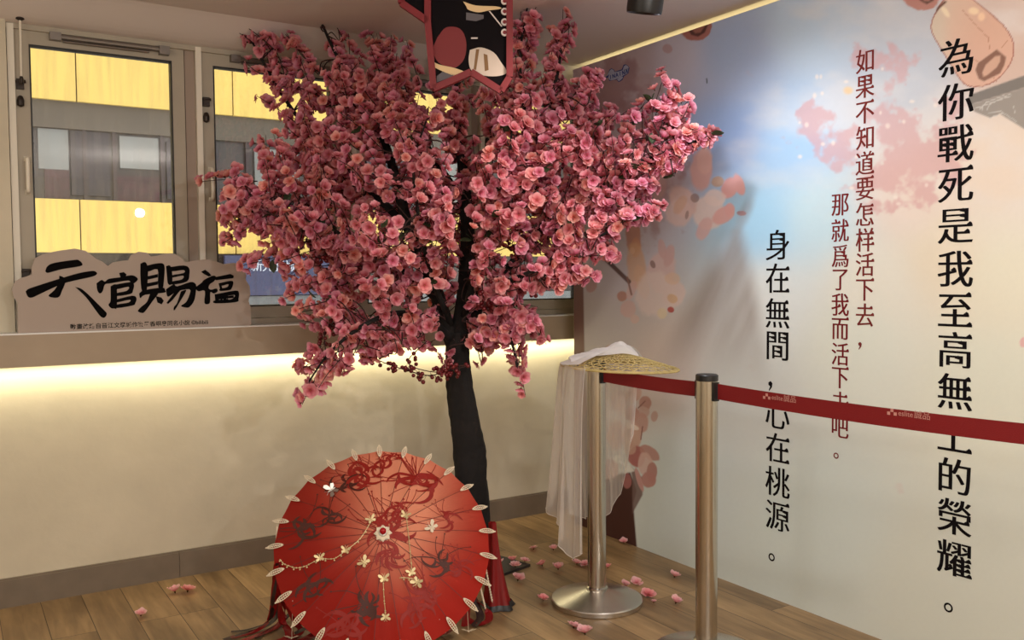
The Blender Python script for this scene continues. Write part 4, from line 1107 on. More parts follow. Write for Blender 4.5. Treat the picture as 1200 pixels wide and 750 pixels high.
# ------------------------------------------------------------------ red oil-paper parasol
m_red = mat('red_parasol_silk', (190, 40, 26), 0.62, attr='Col', trans=0.18, spec=0.2)
m_rib = mat('dark_red_rib', (96, 22, 16), 0.5)
m_lily = mat('printed_lily_red', (146, 26, 16), 0.6)
m_lily2 = mat('printed_lily_dark', (72, 28, 18), 0.6)
m_fili = mat('ivory_filigree', (232, 218, 194), 0.45)
m_gold = mat('pale_gold_charm', (226, 208, 160), 0.35, 0.35)
m_silver = mat('silver_mount', (200, 196, 190), 0.3, 0.9)
m_bead = mat('red_glass_bead', (170, 10, 26), 0.12)
UR, UHc, NRIB = 0.405, 0.115, 25
uc = atD(449, 641, 3.40); hz = np.array((uc[0]-CO[0], uc[1]-CO[1], 0)); hz /= np.linalg.norm(hz)
ele = math.radians(39)
UN = -hz*math.cos(ele)+np.array((0, 0, math.sin(ele)))       # axis, towards the viewer and up
UX = np.cross(np.array((0, 0, 1.)), UN); UX /= np.linalg.norm(UX); UY = np.cross(UN, UX)
uc[2] = UR*UY[2]+0.004
ROT0 = math.radians(5)
def uh(x, y):
    r = math.hypot(x, y); a = (math.atan2(y, x)-ROT0) % (2*PI/NRIB); hs = PI/NRIB
    rr = r*math.cos(a-hs)/math.cos(hs)                       # facets flat between ribs
    t = min(1.0, rr/UR)
    sag = 0.0075*min(1, t*1.1)*math.sin(PI*a/(2*PI/NRIB))**0.8
    return UHc*(1-t)+0.020*math.sin(PI*t)-sag
def upt(x, y, dz=0.0): return uc+UX*x+UY*y+UN*(uh(x, y)+dz)
def uhit(px, py):
    d = ray(px, py); h = 0.0
    for _ in range(14):
        q0 = uc+UN*h; t = np.dot(q0-CO, UN)/np.dot(d, UN); q = CO+d*t-uc
        x, y = np.dot(q, UX), np.dot(q, UY); h = 0.5*h+0.5*uh(x, y)
    return x, y
par = thing('parasol', (uc[0], uc[1], 0.0), 'open red painted paper parasol with white filigree tips, standing on the floor', 'parasol')
V = []; F = []; Cc = []; na, nr = NRIB*6, 26
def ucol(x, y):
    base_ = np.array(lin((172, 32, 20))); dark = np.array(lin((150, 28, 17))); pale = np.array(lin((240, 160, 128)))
    c = base_+(dark-base_)*float(np.clip((-x*0.85-y*0.15)/UR*1.5+0.1, 0, 1))  # shade put into the canopy colour, deepening to the left
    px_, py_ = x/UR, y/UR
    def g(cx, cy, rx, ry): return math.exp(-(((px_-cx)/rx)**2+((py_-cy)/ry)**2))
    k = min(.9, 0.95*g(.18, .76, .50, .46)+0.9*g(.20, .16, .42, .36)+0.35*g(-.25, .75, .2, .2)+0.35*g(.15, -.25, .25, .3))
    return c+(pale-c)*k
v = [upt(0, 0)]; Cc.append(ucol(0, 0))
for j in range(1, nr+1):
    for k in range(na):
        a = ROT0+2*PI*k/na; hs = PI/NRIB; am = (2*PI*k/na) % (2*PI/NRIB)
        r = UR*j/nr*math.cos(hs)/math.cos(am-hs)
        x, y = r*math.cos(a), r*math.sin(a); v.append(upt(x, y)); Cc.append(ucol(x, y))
for k in range(na): F.append((0, 1+k, 1+(k+1) % na))
for j in range(nr-1):
    for k in range(na):
        a0 = 1+j*na; F.append((a0+k, a0+na+k, a0+na+(k+1) % na, a0+(k+1) % na))
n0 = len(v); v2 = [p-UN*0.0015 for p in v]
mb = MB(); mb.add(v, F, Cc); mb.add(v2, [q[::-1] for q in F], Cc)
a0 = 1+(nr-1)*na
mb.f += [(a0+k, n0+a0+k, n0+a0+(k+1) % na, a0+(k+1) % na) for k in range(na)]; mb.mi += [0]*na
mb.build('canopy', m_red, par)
for k in range(NRIB):
    a = ROT0+2*PI*k/NRIB; c, s = math.cos(a), math.sin(a)
    mb = MB(); mb.tube([uc+UX*c*r+UY*s*r+UN*(uh(c*r*.9999, s*r*.9999)-0.0035) for r in np.linspace(0.02, UR*0.995, 12)], 0.0032, 6); mb.build('rib', m_rib, par)
    # filigree clip: pointed oval of wire with lattice, straddling the rim
    rd = UX*c+UY*s; tg = -UX*s+UY*c; slope = (upt(c*UR*.99, s*UR*.99)-upt(c*UR*.9, s*UR*.9)); slope /= np.linalg.norm(slope)
    nn = np.cross(slope, tg); nn = nn if np.dot(nn, UN) > 0 else -nn
    ct = uc+rd*UR*0.985+UN*(uh(c*UR*.985, s*UR*.985)+0.005)
    mb = MB(); ln, wd = 0.034, 0.0085
    oval = [ct+slope*ln*math.cos(t)+tg*wd*math.sin(t)*abs(math.sin(t))**.4+nn*0.004*math.sin(t)**2 for t in np.linspace(0, 2*PI, 25)]
    mb.tube(oval, 0.0019, 5, cap=False)
    mb.tube([ct-slope*ln, ct+nn*.004, ct+slope*ln], 0.0016, 5)
    for q in np.linspace(-.75, .75, 7): 
        hw = wd*max(0.15, (1-q*q))
        mb.tube([ct+slope*ln*(q-.09)-tg*hw, ct+slope*ln*q+nn*.004, ct+slope*ln*(q-.09)+tg*hw], 0.0013, 4)
    mb.ball(ct+slope*ln*1.08, 0.0032, 6, 5)
    mb.build('filigree_tip', m_fili, par, label='ivory filigree rib tip')
# handle stick behind and its runner
mb = MB(); apex = uc+UN*UHc
k_end = (apex[2]-0.012)/UN[2]
mb.tube([apex+UN*0.004, apex-UN*min(k_end, 0.56)], 0.0095, 10); mb.build('stick', mat('bamboo_stick', (120, 72, 40), 0.5), par, smooth=True)
mb = MB(); mb.lathe(apex-UN*0.20, [(0.011, -0.02), (0.022, -0.015), (0.022, 0.02), (0.011, 0.025)], 20, (UX, UY, UN)); run = mb.build('runner', m_rib, par)
for k in range(NRIB):
    a = ROT0+2*PI*k/NRIB; c, s = math.cos(a), math.sin(a)
    mb = MB(); mb.tube([apex-UN*0.19+(UX*c+UY*s)*0.02, uc+(UX*c+UY*s)*UR*.5+UN*(uh(c*UR*.5, s*UR*.5)-.008)], 0.0022, 5); mb.build('stretcher', m_rib, par)
# top finial
mb = MB(); mb.lathe(apex, [(0.030, -0.012), (0.028, -0.004), (0.016, 0.004), (0.014, 0.012), (0.004, 0.014)], 24, (UX, UY, UN)); fin = mb.build('finial', m_silver, par, smooth=False)
mb = MB()
for k in range(8):
    a = 2*PI*k/8; d = UX*math.cos(a)+UY*math.sin(a); e = UX*-math.sin(a)+UY*math.cos(a); o_ = apex+UN*0.002
    mb.add([o_+d*.012-e*.006+UN*.004, o_+d*.024-e*.009+UN*.004, o_+d*.034-UN*.002, o_+d*.024+e*.009+UN*.004, o_+d*.012+e*.006+UN*.004], [list(range(5))])
mb.build('finial_leaf', m_fili, fin)
mb = MB(); mb.ball(apex+UN*0.022, 0.0125, 16, 10); mb.build('finial_bead', m_bead, fin, smooth=True)

def stroke(mb, pts, w0, w1, lift):
    """brush stroke on the parasol, widest in the middle"""
    P = smooth_path(pts, 5); n = len(P); V = []
    for i in range(n):
        t = i/(n-1); d = P[min(n-1, i+1)]-P[max(0, i-1)]; d = d/(np.linalg.norm(d)+1e-9); s = np.array((-d[1], d[0]))
        w_ = w1+(w0-w1)*math.sin(PI*t)**0.8
        for q in (P[i]+s*w_, P[i]-s*w_): V.append(upt(q[0], q[1], lift) if math.hypot(*q) < UR*.985 else None)
    F = []
    for i in range(n-1):
        q = (2*i, 2*i+2, 2*i+3, 2*i+1)
        if all(V[k] is not None for k in q): F.append(q)
    mb.add([p if p is not None else uc for p in V], F)
def lily(px, py, size, m, seed, rot=0.0, petals=7, stamens=9):
    r = random.Random(seed); cx, cy = uhit(px, py); s = 1.32*size/126*UR
    mb = MB()
    for k in range(petals):                        # long recurved petals: tapered crescents round the heart
        a = rot+2*PI*k/petals+r.uniform(-.3, .3); R_ = s*r.uniform(.30, .62); side = r.choice((-1, 1))
        ox = cx+math.cos(a)*s*r.uniform(.25, .55); oy = cy+math.sin(a)*s*r.uniform(.2, .45); b0 = a+PI+side*r.uniform(-.4, .3); sw = side*r.uniform(1.7, 2.9)
        pts = [(ox+R_*math.cos(b0+sw*t), oy+R_*0.82*math.sin(b0+sw*t)) for t in np.linspace(0, 1, 8)]
        stroke(mb, pts, s*r.uniform(.055, .085), s*.008, 0.0024+0.00012*k)
    for k in range(4):                             # buds and short inner strokes
        a = r.uniform(0, 6.28); L = s*r.uniform(.25, .55)
        stroke(mb, [(cx, cy), (cx+L*.6*math.cos(a), cy+L*.6*math.sin(a)), (cx+L*math.cos(a+.5), cy+L*math.sin(a+.5))], s*.05, s*.01, 0.0036)
    for k in range(stamens):
        a = rot+PI/2+r.uniform(-1.7, 1.7); L = s*r.uniform(1.1, 1.7); b = r.uniform(-.5, .5)
        pts = [(cx+L*t*math.cos(a+b*t), cy+L*t*math.sin(a+b*t)) for t in np.linspace(0.1, 1, 6)]
        stroke(mb, pts, s*.014, s*.009, 0.0022)
        stroke(mb, [(pts[-1][0]-s*.03, pts[-1][1]), pts[-1], (pts[-1][0]+s*.03, pts[-1][1]+s*.02)], s*.032, s*.02, 0.0022)
    return mb.build('printed_lily', m, par)
lily(490, 568, 27, m_lily, 1, .2, 9, 14); lily(424, 556, 24, m_lily, 2, .8, 8, 12); lily(455, 622, 26, m_lily, 3, .5, 8, 6); lily(459, 651, 20, m_lily, 4, 1.0, 8, 8)
lily(516, 657, 19, m_lily2, 5, .3, 7, 6); lily(352, 622, 22, m_lily2, 6, .1, 7, 5); lily(434, 708, 22, m_lily2, 7, .9, 7, 5); lily(487, 717, 20, m_lily, 8, .4, 7, 5); lily(410, 566, 20, m_lily2, 9, 1.3, 6, 4)
lily(470, 600, 20, m_lily, 10, .3, 5, 10); lily(404, 735, 24, m_lily, 11, .3, 7, 3); lily(500, 690, 20, m_lily, 12, .6, 6, 6); lily(462, 535, 14, m_lily, 13, .4, 6, 5); lily(540, 665, 16, m_lily, 14, .2, 5, 9)

lily(385, 606, 18, m_lily2, 21, .3, 6, 4); lily(524, 610, 17, m_lily, 22, .7, 5, 8); lily(372, 690, 20, m_lily2, 23, .5, 6, 4); lily(445, 548, 18, m_lily, 24, .2, 6, 8)
for k in range(NRIB):
    a = ROT0+2*PI*k/NRIB; c, s_ = math.cos(a), math.sin(a)
    mb = MB(); stroke(mb, [(c*UR*t, s_*UR*t) for t in (.05, .3, .6, .97)], .0011, .0009, .0016); mb.build('seam', m_rib, par)  # thin dark strokes standing in for the shade along each rib

def butterfly(mb, c, X, Y, N, s):
    c = np.array(c)
    for sg in (1, -1):
        up_ = [(0.05, 0.05), (0.35, 0.55), (0.80, 0.75), (1.0, 0.55), (0.85, 0.20), (0.35, 0.0)]
        lo_ = [(0.05, 0.0), (0.45, -0.05), (0.75, -0.30), (0.62, -0.65), (0.30, -0.55), (0.08, -0.2)]
        for w_ in (up_, lo_): mb.prism([c+X*sg*x*s+Y*y*s+N*(abs(x)*0.35*s+.002) for x, y in (w_ if sg > 0 else w_[::-1])], -N*0.0008)
    mb.tube([c-Y*0.5*s+N*.002, c+Y*0.55*s+N*.002], 0.10*s, 6)
    for sg in (1, -1): mb.tube([c+Y*.5*s+N*.002, c+Y*.95*s+X*.3*sg*s+N*.005], .03*s, 4)
def bfly(px, py, s, rot, m, name='butterfly_charm'):
    x, y = uhit(px, py); N = UN; X = UX*math.cos(rot)+UY*math.sin(rot); Y = -UX*math.sin(rot)+UY*math.cos(rot)
    mb = MB(); butterfly(mb, upt(x, y, 0.006), X, Y, N, s); return mb.build(name, m, par, label='pale gold butterfly charm')
for (x, y, s, r_) in ((435, 610, .020, .5), (405, 646, .019, -.2), (375, 655, .020, .2), (475, 605, .020, -.4), (482, 672, .019, .3), (489, 683, .024, 2.6), (427, 660, .024, .9), (450, 679, .021, .1), (452, 724, .018, 3.1)): bfly(x, y, s, r_, m_gold)
bfly(506, 619, .026, .9, m_fili); bfly(389, 575, .030, 2.2, m_silver)
def chain(pts, lab):
    P = smooth_path([uhit(*p) for p in pts], 8); Q = [upt(x, y, 0.0055) for x, y in P]
    mb = MB(); mb.tube(Q, 0.0013, 4)
    for i in range(2, len(Q), 3): mb.ball(Q[i], 0.0030, 6, 4)
    for i in range(4, len(Q), 5): mb.ball(Q[i]-UY*.007, 0.0034, 6, 4); mb.tube([Q[i], Q[i]-UY*.006], .0008, 3)
    mb.build('bead_chain', m_gold, par, label=lab)
chain([(435, 612), (422, 632), (405, 646), (392, 655), (375, 656), (358, 664), (346, 666), (334, 662), (328, 656)], 'pale gold bead chain')
chain([(476, 605), (479, 630), (481, 650), (483, 672)], 'pale gold bead chain'); chain([(468, 678), (478, 678), (489, 680)], 'pale gold bead chain'); chain([(449, 679), (450, 700), (452, 722)], 'pale gold bead chain')
# cords with charms hanging from the rim on the near side and the long beaded drops on the right
def drop(tip_px, end, charm, bead=False):
    x, y = uhit(*tip_px); a = upt(x, y, 0.003)
    mb = MB(); e = np.array(end); mb.tube([a, e], 0.0011, 4)
    if bead:
        for t in np.linspace(.1, .95, 16): mb.ball(a+(e-a)*t, 0.0042, 6, 5, sq=(1, 1, 1.4))
    if charm: butterfly(mb, e, hx, hx*0+np.array((0, 0, .25))-hz*.97, np.array((0, 0, 1.)), 0.028)
    mb.build('rim_pendant', m_fili, par, label='ivory cord pendant')
drop((547, 703), onZ(549, 740, .008), True); drop((515, 726), onZ(514, 744, .008), True); drop((343, 704), onZ(342, 748, .006), True)
drop((566, 650), onZ(577, 706, .05), False, True); drop((560, 676), onZ(569, 714, .04), False, True); drop((325, 615), atD(323, 655, 3.40), False, True)

# red ribbons: strips trailing from the rim onto the floor
m_rib1 = mat('red_ribbon', (142, 16, 20), 0.45, trans=0.25); m_rib2 = mat('dark_ribbon', (48, 24, 22), 0.5, trans=0.1)
def ribbon(pts, wd, m, seed):
    r = random.Random(seed); P = smooth_path(pts, 7); n = len(P); V = []; F = []
    ph = r.uniform(0, 6)
    for i in range(n):
        d = P[min(n-1, i+1)]-P[max(0, i-1)]; d /= np.linalg.norm(d)+1e-9
        s = np.cross(d, (0, 0, 1.)) if abs(d[2]) < .8 else hx*math.cos(ph+i*.15)+hz*math.sin(ph+i*.15)*.5
        s = s/(np.linalg.norm(s)+1e-9)*wd; nn = np.cross(d, s); nn /= np.linalg.norm(nn)+1e-9
        for k, q in enumerate((-1, -.3, .3, 1)):
            p = P[i]+s*q+nn*wd*.25*math.sin(q*3+i*.3+ph); p[2] = max(p[2], 0.003+0.001*k); V.append(p)
        if i: F += [(4*i-4+k, 4*i-3+k, 4*i+1+k, 4*i+k) for k in range(3)]
    mb = MB(); mb.add(V, F); return mb.build('ribbon', m, par, smooth=True)
x, y = uhit(329, 660); L0 = upt(x, y, .004); 
for k, (pts, wd, m) in enumerate((([(322, 690), (318, 722), (300, 738), (272, 748)], .014, m_rib1), ([(326, 690), (326, 716), (310, 735), (262, 750)], .012, m_rib2), ([(330, 690), (334, 716), (322, 735), (285, 752)], .014, m_rib1), ([(320, 700), (316, 726), (292, 738), (271, 740)], .008, m_rib2), ([(334, 700), (346, 728), (352, 742), (330, 756)], .014, m_rib1), ([(328, 700), (330, 728), (338, 745), (300, 760)], .016, m_rib1), ([(336, 690), (342, 712), (330, 728), (300, 748)], .010, m_rib2))):
    P = [L0+np.array((0.004*k-.012, 0, 0))]
    zq = (0.16, 0.05, 0.010, 0.006)
    for (px, py), z in zip(pts, zq): P.append(onZ(px, py, z))
    ribbon(P, wd, m, k)
for k, (pts, wd, m) in enumerate((([(362, 735, .03), (372, 742, .012), (350, 752, .008), (320, 756, .006)], .02, m_rib1), ([(380, 742, .02), (395, 748, .012), (370, 758, .008)], .018, m_rib1), ([(345, 742, .03), (365, 736, .035), (385, 745, .012)], .012, m_rib2))):
    ribbon([onZ(*p) for p in pts], wd, m, 20+k)
# gathered red cloth at the right of the parasol, black hem on the floor
V = []; F = []; n = 26; mrows = 14
top = atD(577, 612, 3.62); fl = onZ(583, 711)
for j in range(mrows):
    t = j/(mrows-1); c = top+(fl-top)*t; rad = 0.014+0.040*t**1.6
    for i in range(n):
        a = 2*PI*i/n; rr = rad*(1+0.22*math.sin(a*5+t*2))
        V.append((c[0]+rr*math.cos(a), c[1]+rr*math.sin(a), max(0.003, c[2])))
for j in range(mrows-1):
    for i in range(n): F.append((j*n+i, j*n+(i+1) % n, (j+1)*n+(i+1) % n, (j+1)*n+i))
mb = MB(); mb.add(V, F)
cl_ = mb.build('cloth_tassel', m_rib1, par, smooth=True, label='gathered dark red cloth tassel')
mb = MB(); V = []; F = []
for j, (rad, z) in enumerate(((0.056, 0.022), (0.062, 0.012), (0.070, 0.003))):
    for i in range(n):
        a = 2*PI*i/n; rr = rad*(1+0.16*math.sin(a*5+2)); V.append((fl[0]+rr*math.cos(a), fl[1]+rr*math.sin(a), z))
for j in range(2):
    for i in range(n): F.append((j*n+i, j*n+(i+1) % n, (j+1)*n+(i+1) % n, (j+1)*n+i))
mb.add(V, F); mb.build('black_hem', m_blackp, cl_, smooth=True)
for k, pts in enumerate(([(560, 705, .06), (572, 716, .02), (572, 728, .012), (560, 732, .006), (548, 724, .01)], [(548, 705, .05), (546, 722, .03), (545, 734, .008)], [(555, 700, .07), (563, 722, .02), (556, 734, .008)], [(528, 738, .012), (522, 742, .012), (510, 742, .008)])):
    ribbon([onZ(*p) for p in pts], .015, m_rib1 if k != 2 else m_rib2, 40+k)

# ------------------------------------------------------------------ cut-out sign on the ledge
m_signf = mat('grey_foam_board', (176, 160, 148), 0.6); m_black = mat('black_brush_ink', (10, 9, 10), 0.9, spec=0.1)
YS = 4.062
def sp_(x, y, d=0.0): return onY(10+x/4, 280+y/4, YS-d)
outl = [(60, 447), (45, 449), (42, 300), (22, 270), (15, 235), (30, 200), (60, 182), (85, 176), (108, 166), (108, 130), (125, 90), (160, 72), (230, 56), (310, 45), (360, 55), (390, 76), (412, 94), (440, 106), (466, 127), (490, 110), (535, 102), (562, 100), (575, 75), (610, 60), (650, 65), (668, 82), (700, 78), (740, 68), (780, 70), (810, 90), (828, 110), (880, 100), (940, 95), (985, 110), (1005, 118), (1060, 112), (1095, 130), (1115, 168), (1112, 192), (1130, 220), (1134, 260), (1125, 290), (1135, 320), (1137, 405)]
op = [sp_(*p) for p in outl]
for p in (op[0], op[1], op[-1]): p[2] = 1.1225
sg = thing('cutout_sign', tuple(sp_(580, 425)*np.array((1, 1, 0))+np.array((0, 0, 1.1225))), 'cloud-edged cut-out sign with big black brush characters standing on the window ledge', 'sign')
mb = MB(); mb.prism(op, (0, 0.010, 0)); mb.build('board', m_signf, sg)
mb = MB()
mb.bar(sp_(300, 380)+np.array((0, .01, -.02)), sp_(300, 420)+np.array((0, .07, -.01)), .02, .004); mb.bar(sp_(900, 360)+np.array((0, .01, -.02)), sp_(900, 395)+np.array((0, .07, -.01)), .02, .004)
mb.build('back_strut', m_signf, sg)
BRUSH = [
 [(172, 152), (182, 128), (215, 112), (310, 98), (330, 100), (346, 116), (335, 128), (250, 142), (205, 154), (182, 159)],
 [(80, 246), (98, 232), (180, 205), (260, 180), (330, 160), (390, 150), (408, 153), (415, 164), (392, 177), (315, 194), (255, 210), (190, 238), (150, 257), (110, 275), (90, 270)],
 [(238, 172), (258, 180), (266, 205), (250, 245), (240, 268), (225, 276), (198, 273), (188, 264), (214, 240), (234, 208)],
 [(312, 225), (342, 234), (380, 266), (420, 306), (452, 338), (461, 352), (450, 369), (432, 364), (405, 330), (362, 272)],
 [(518, 160), (540, 155), (553, 166), (548, 184), (526, 182)],
 [(412, 208), (436, 192), (452, 200), (470, 187), (520, 180), (575, 170), (598, 178), (606, 192), (582, 212), (570, 205), (560, 195), (480, 208), (452, 214), (442, 244), (428, 256), (416, 240)],
 [(478, 222), (500, 212), (508, 230), (508, 320), (496, 326), (480, 324), (468, 308), (478, 290)],
 [(500, 214), (565, 203), (588, 212), (584, 240), (572, 258), (506, 268), (506, 254), (554, 243), (562, 224), (504, 236)],
 [(504, 284), (580, 266), (600, 278), (594, 302), (582, 312), (508, 324), (506, 308), (562, 298), (568, 285), (506, 298)],
 [(618, 116), (638, 108), (650, 122), (654, 160), (648, 240), (634, 262), (622, 230), (618, 170)],
 [(636, 128), (700, 114), (730, 122), (730, 180), (722, 238), (706, 244), (700, 200), (698, 142), (650, 154)],
 [(648, 176), (700, 164), (700, 180), (648, 192)], [(648, 208), (700, 198), (700, 214), (646, 226)],
 [(612, 256), (636, 240), (720, 228), (734, 240), (730, 252), (640, 262), (618, 278)],
 [(664, 256), (704, 250), (672, 296), (640, 340), (626, 347), (606, 338), (622, 318), (648, 296)],
 [(690, 268), (716, 274), (728, 290), (718, 307), (698, 298)],
 [(738, 128), (756, 124), (766, 150), (768, 200), (758, 216), (746, 206), (742, 165)],
 [(756, 132), (820, 124), (846, 136), (848, 165), (836, 200), (766, 214), (764, 200), (812, 190), (818, 172), (764, 182), (764, 170), (820, 160), (820, 146), (764, 152)],
 [(738, 236), (775, 212), (790, 222), (852, 202), (874, 208), (880, 225), (872, 285), (850, 318), (832, 322), (808, 314), (832, 296), (848, 262), (848, 236), (790, 246), (752, 270), (742, 262)],
 [(778, 250), (806, 240), (770, 285), (748, 305), (740, 300)], [(808, 246), (834, 240), (806, 290), (782, 330), (774, 334), (776, 318), (790, 300)],
 [(902, 154), (922, 144), (940, 158), (952, 172), (938, 176), (918, 166)],
 [(876, 226), (905, 205), (916, 192), (958, 172), (974, 180), (962, 200), (944, 212), (938, 230), (950, 238), (975, 232), (980, 246), (962, 256), (946, 250), (945, 296), (932, 306), (918, 298), (920, 244), (892, 246), (880, 238)],
 [(962, 180), (1040, 164), (1056, 172), (1054, 184), (972, 194)],
 [(984, 208), (1042, 196), (1054, 206), (1046, 232), (1036, 240), (994, 244), (990, 234), (1024, 226), (1030, 212), (998, 220)], [(984, 208), (998, 214), (1004, 240), (994, 246)],
 [(966, 260), (1062, 242), (1080, 252), (1078, 280), (1068, 296), (970, 302), (962, 290), (990, 286), (1004, 276), (1004, 286), (1022, 284), (1026, 272), (1030, 284), (1050, 280), (1058, 262), (976, 276)],
 [(966, 258), (984, 264), (988, 300), (970, 302)], [(1006, 254), (1022, 252), (1022, 298), (1006, 298)], [(984, 272), (1056, 264), (1056, 276), (984, 284)]]
mb = MB()
for i, pl in enumerate(BRUSH):
    q = smooth_path(pl+[pl[0]], 3)[:-1] if len(pl) > 6 else np.array(pl, float)
    mb.add([sp_(p[0], p[1], 0.0008+0.00002*i) for p in q], [list(range(len(q)))])
mb.build('brush_lettering', m_black, sg)
mb = MB()
s0 = onY(82, 385.5, YS-.0008); s1 = onY(244, 379.5, YS-.0008); dX = s1-s0
txt = '動畫改編自晉江文學城作家墨香銅臭同名小說 ©bilibili'
tmp = MB(); w1 = write_line(tmp, txt, (0, 0, 0), (1, 0, 0), (0, 0, 1), 0, 1.0, thin=0.012)
k = np.linalg.norm(dX)/w1
write_line(mb, txt, s0+np.array((0, 0, -.0)), dX/np.linalg.norm(dX), (0, 0, 1), 0, k, thin=0.012)
mb.build('small_print', m_black, sg)

# ------------------------------------------------------------------ hanging star-shaped board at the top
m_redfr = mat('red_lacquer_frame', (122, 20, 30), 0.45); m_pnl = mat('dark_printed_panel', (16, 11, 15), 0.85, spec=0.15)
m_cream = mat('cream_print', (226, 194, 146), 0.5); m_badge = mat('white_badge', (216, 204, 200), 0.4); m_garnet = mat('garnet_print', (120, 22, 28), 0.5); m_greyp = mat('slate_print', (92, 86, 92), 0.5)
HD = 3.05
bx = hx.copy(); borig = atD(550, 40, HD)
def hp_(x, y, d=0.0):                        # zoom coordinates (470 + x/6.82, y/6.82) on the board's own plane
    d_ = ray(470+x/6.82, y/6.82); n_ = np.array((-math.sin(YAW), -math.cos(YAW), 0)); t = np.dot(borig-CO, n_)/np.dot(d_, n_); return CO+d_*t+n_*d
hang = thing('hanging_board', tuple(hp_(560, -620)), 'star-shaped red framed board hanging from the ceiling among the blossoms', 'sign')
pts = [(215, -300), (215, -90), (5, -20), (5, 30), (215, 175), (262, 712), (560, 580), (800, 730), (868, 620), (868, -300), (560, -440)]
mb = MB(); back = -np.array((math.sin(YAW), math.cos(YAW), 0))
mb.prism([hp_(*p) for p in pts], -back*0.008); mb.build('printed_panel', m_pnl, hang)
mb = MB()
for a, b in zip(pts, pts[1:]+pts[:1]):
    A, B_ = hp_(*a, .004), hp_(*b, .004); mb.bar(A, B_, 0.022, 0.022, back)
for a in ((215, 175),): mb.bar(hp_(a[0], -90, .004), hp_(*a, .004), .022, .022, back)
mb.build('star_frame', m_redfr, hang)
def flat(pl, m, d, name):
    q = [tuple(p) for p in smooth_path(pl+pl[:1], 4)[:-1]] if len(pl) > 5 else pl
    mb = MB(); mb.add([hp_(*p, d) for p in q], [list(range(len(q)))]); return mb.build(name, m, hang)
flat([(290, 300), (360, 220), (470, 230), (520, 330), (505, 470), (420, 545), (300, 500), (255, 400)], m_garnet, .0012, 'garnet_patch')
flat([(225, 470), (300, 515), (430, 545), (510, 580), (430, 605), (330, 570), (240, 520)], m_cream, .0018, 'cream_band')
flat([(495, 12), (600, 45), (760, 52), (800, 70), (700, 85), (620, 100), (540, 80), (520, 50)], m_cream, .0018, 'cream_band')
flat([(285, 660), (285, 610), (330, 575), (440, 600)], m_greyp, .0018, 'slate_patch')
flat([(550, 400), (640, 380), (740, 420), (800, 500), (845, 580), (760, 610), (640, 600), (560, 560), (540, 480)], mat('ivory_print', (206, 190, 176), .5), .0012, 'ivory_patch')
for q in ([(600, 395), (625, 395), (600, 560), (580, 555)], [(660, 430), (690, 440), (700, 560), (670, 570)]): flat(q, mat('bronze_print', (128, 92, 52), .5), .0020, 'bronze_stripe')
flat([(520, 100), (660, 120), (660, 150), (600, 170), (520, 160)], m_greyp, .0012, 'slate_patch')
for q in ([(560, 300), (612, 300), (612, 312), (560, 312)], [(700, 90), (712, 90), (810, 210), (800, 215)]): flat(q, m_badge, .0022, 'pale_line')
for yb in (-60, 15, 98, 182, 265):
    c = hp_(828, yb, .0075); X = hx; mb = MB()
    Z = np.array((0, 0, 1.)); mb.lathe(c, [(0.0125, -.003), (0.0125, 0.002), (0.0115, 0.003)], 24, (X, Z, back)); b_ = mb.build('round_badge', m_badge, hang)
    mb = MB(); mb.lathe(c+back*.003, [(0.0065, 0), (0.006, 0.0012)], 16, (X, Z, back)); mb.build('badge_mark', m_redfr, b_)
mb = MB()
for xx in (300, 800):
    a = hp_(xx, -335, .004); mb.tube([a, (a[0], a[1], 2.468)], 0.0015, 5)
mb.build('hanging_cord', m_blackp, hang)

# ------------------------------------------------------------------ black ceiling spotlight
lamp = thing('spotlight', tuple(LAMP), 'black cylindrical ceiling spotlight at the top of the mural side', 'spotlight')
ax = np.array((2.85, 2.10, 1.25))-LAMP; ax = np.array((-0.03, -0.25, 0.97)); ax /= np.linalg.norm(ax); lx = np.cross(ax, (1, 0, 0)); lx /= np.linalg.norm(lx); ly = np.cross(ax, lx)
mb = MB(); e = LAMP-ax*0.05
mb.lathe(e, [(0.050, 0.012), (0.060, 0.0), (0.062, 0.012), (0.062, 0.10), (0.052, 0.14), (0.010, 0.142)], 40, (lx, ly, ax)); sm(mb.build('housing', m_blackp, lamp), 30)
mb = MB(); t_ = e+ax*0.13; mb.tube([t_, (t_[0], t_[1], 2.455)], 0.012, 10); mb.box((t_[0]-.018, t_[1]-.10, 2.445), (t_[0]+.018, t_[1]+.10, 2.468)); mb.build('track_mount', m_blackp, lamp)

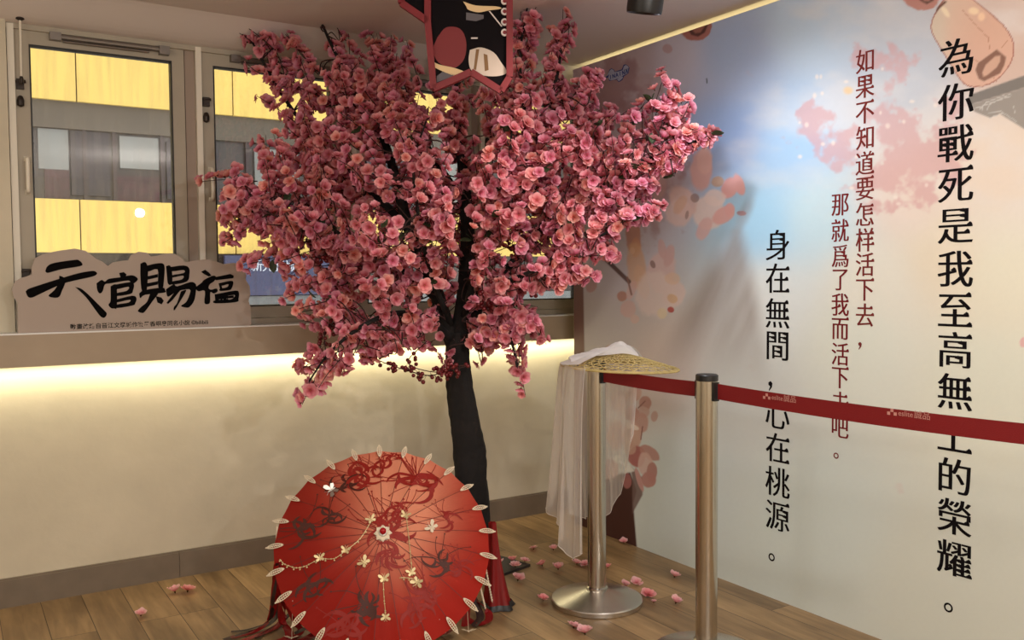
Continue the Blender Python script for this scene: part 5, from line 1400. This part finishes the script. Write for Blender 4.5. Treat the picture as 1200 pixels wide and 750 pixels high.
# ------------------------------------------------------------------ fallen blossoms on the floor
FALL = [(165, 720, 'single fallen pink blossom lying far out on the planks left of the parasol', 1.0), (205, 693, 'left one of two fallen blossoms touching each other beside the skirting', 1.15), (220, 692, 'right one of two fallen blossoms touching each other beside the skirting', 1.25),
 (625.5, 642, 'small fallen blossom nearest the skirting, left of the veil hem', .85), (648.5, 643, 'fallen blossom directly below the lowest corner of the veil', .95), (584, 662.5, 'fallen blossom on the black plate close to the parasol edge', 1.0), (600, 659.5, 'upper fallen blossom on the right corner of the black plate', .95), (604, 666, 'lower fallen blossom on the right corner of the black plate', 1.0), (615, 659.5, 'fallen blossom at the very tip of the black plate', .85),
 (607, 679, 'largest fallen blossom lying just in front of the black plate', 1.25), (635, 661.5, 'fallen blossom between the black plate and the barrier post', 1.0), (654, 666, 'wide flat fallen blossom left of the far barrier post', 1.1), (676, 660, 'fallen blossom of a pair beside the far post, the outer one', 1.0), (686, 661, 'fallen blossom of a pair, half behind the far post', 1.0), (712, 664, 'fallen blossom peeping out right of the far post', .8),
 (731, 635, 'fallen blossom at the foot of the printed tree trunk on the mural', .95), (733, 685.5, 'darker fallen blossom of two behind the right rim of the post base', .9), (746, 683, 'upright deep pink fallen blossom behind the right rim of the post base', 1.05), (759.5, 697, 'big fallen blossom touching the right rim of the post base', 1.2), (766, 704, 'loose pale petal scrap beside the right rim of the post base', .55),
 (790.5, 675, 'fallen blossom left of the near post, closest to the mural', 1.05), (792, 705.5, 'fallen blossom left of the near post, farther from the mural', 1.05), (636.5, 702, 'fallen blossom leaning against the left rim of the post base', 1.0), (672.5, 734, 'left one of two fallen blossoms in front of the post base', 1.1), (685.5, 742, 'right one of two fallen blossoms in front of the post base', 1.3)]
for i, (px, py, lab, s) in enumerate(FALL):
    p = onZ(px, py, 0.010); o = bpy.data.objects.new('fallen_blossom', flower_mesh((2, 4, 1, 5, 2)[i % 5], (4, 4, 1, 4)[i % 4]).copy()); COL.objects.link(o)
    onplate = 'on the black plate' in lab or 'tip of the black plate' in lab or 'corner of the black plate' in lab
    sz = 0.0285*s; r_ = random.Random(i+5)
    o.rotation_euler = (r_.uniform(-.3, .3), r_.uniform(-.3, .3), r_.uniform(0, 6.28)); o.scale = (sz, sz, sz)
    M3 = o.rotation_euler.to_matrix()
    zmin = min((M3 @ v_.co).z for v_ in o.data.vertices)*sz
    o.location = (p[0], p[1], -zmin+(0.012 if onplate else 0.0)+0.0003)
    tag(o, lab, 'blossom', 'blossoms fallen on the floor')
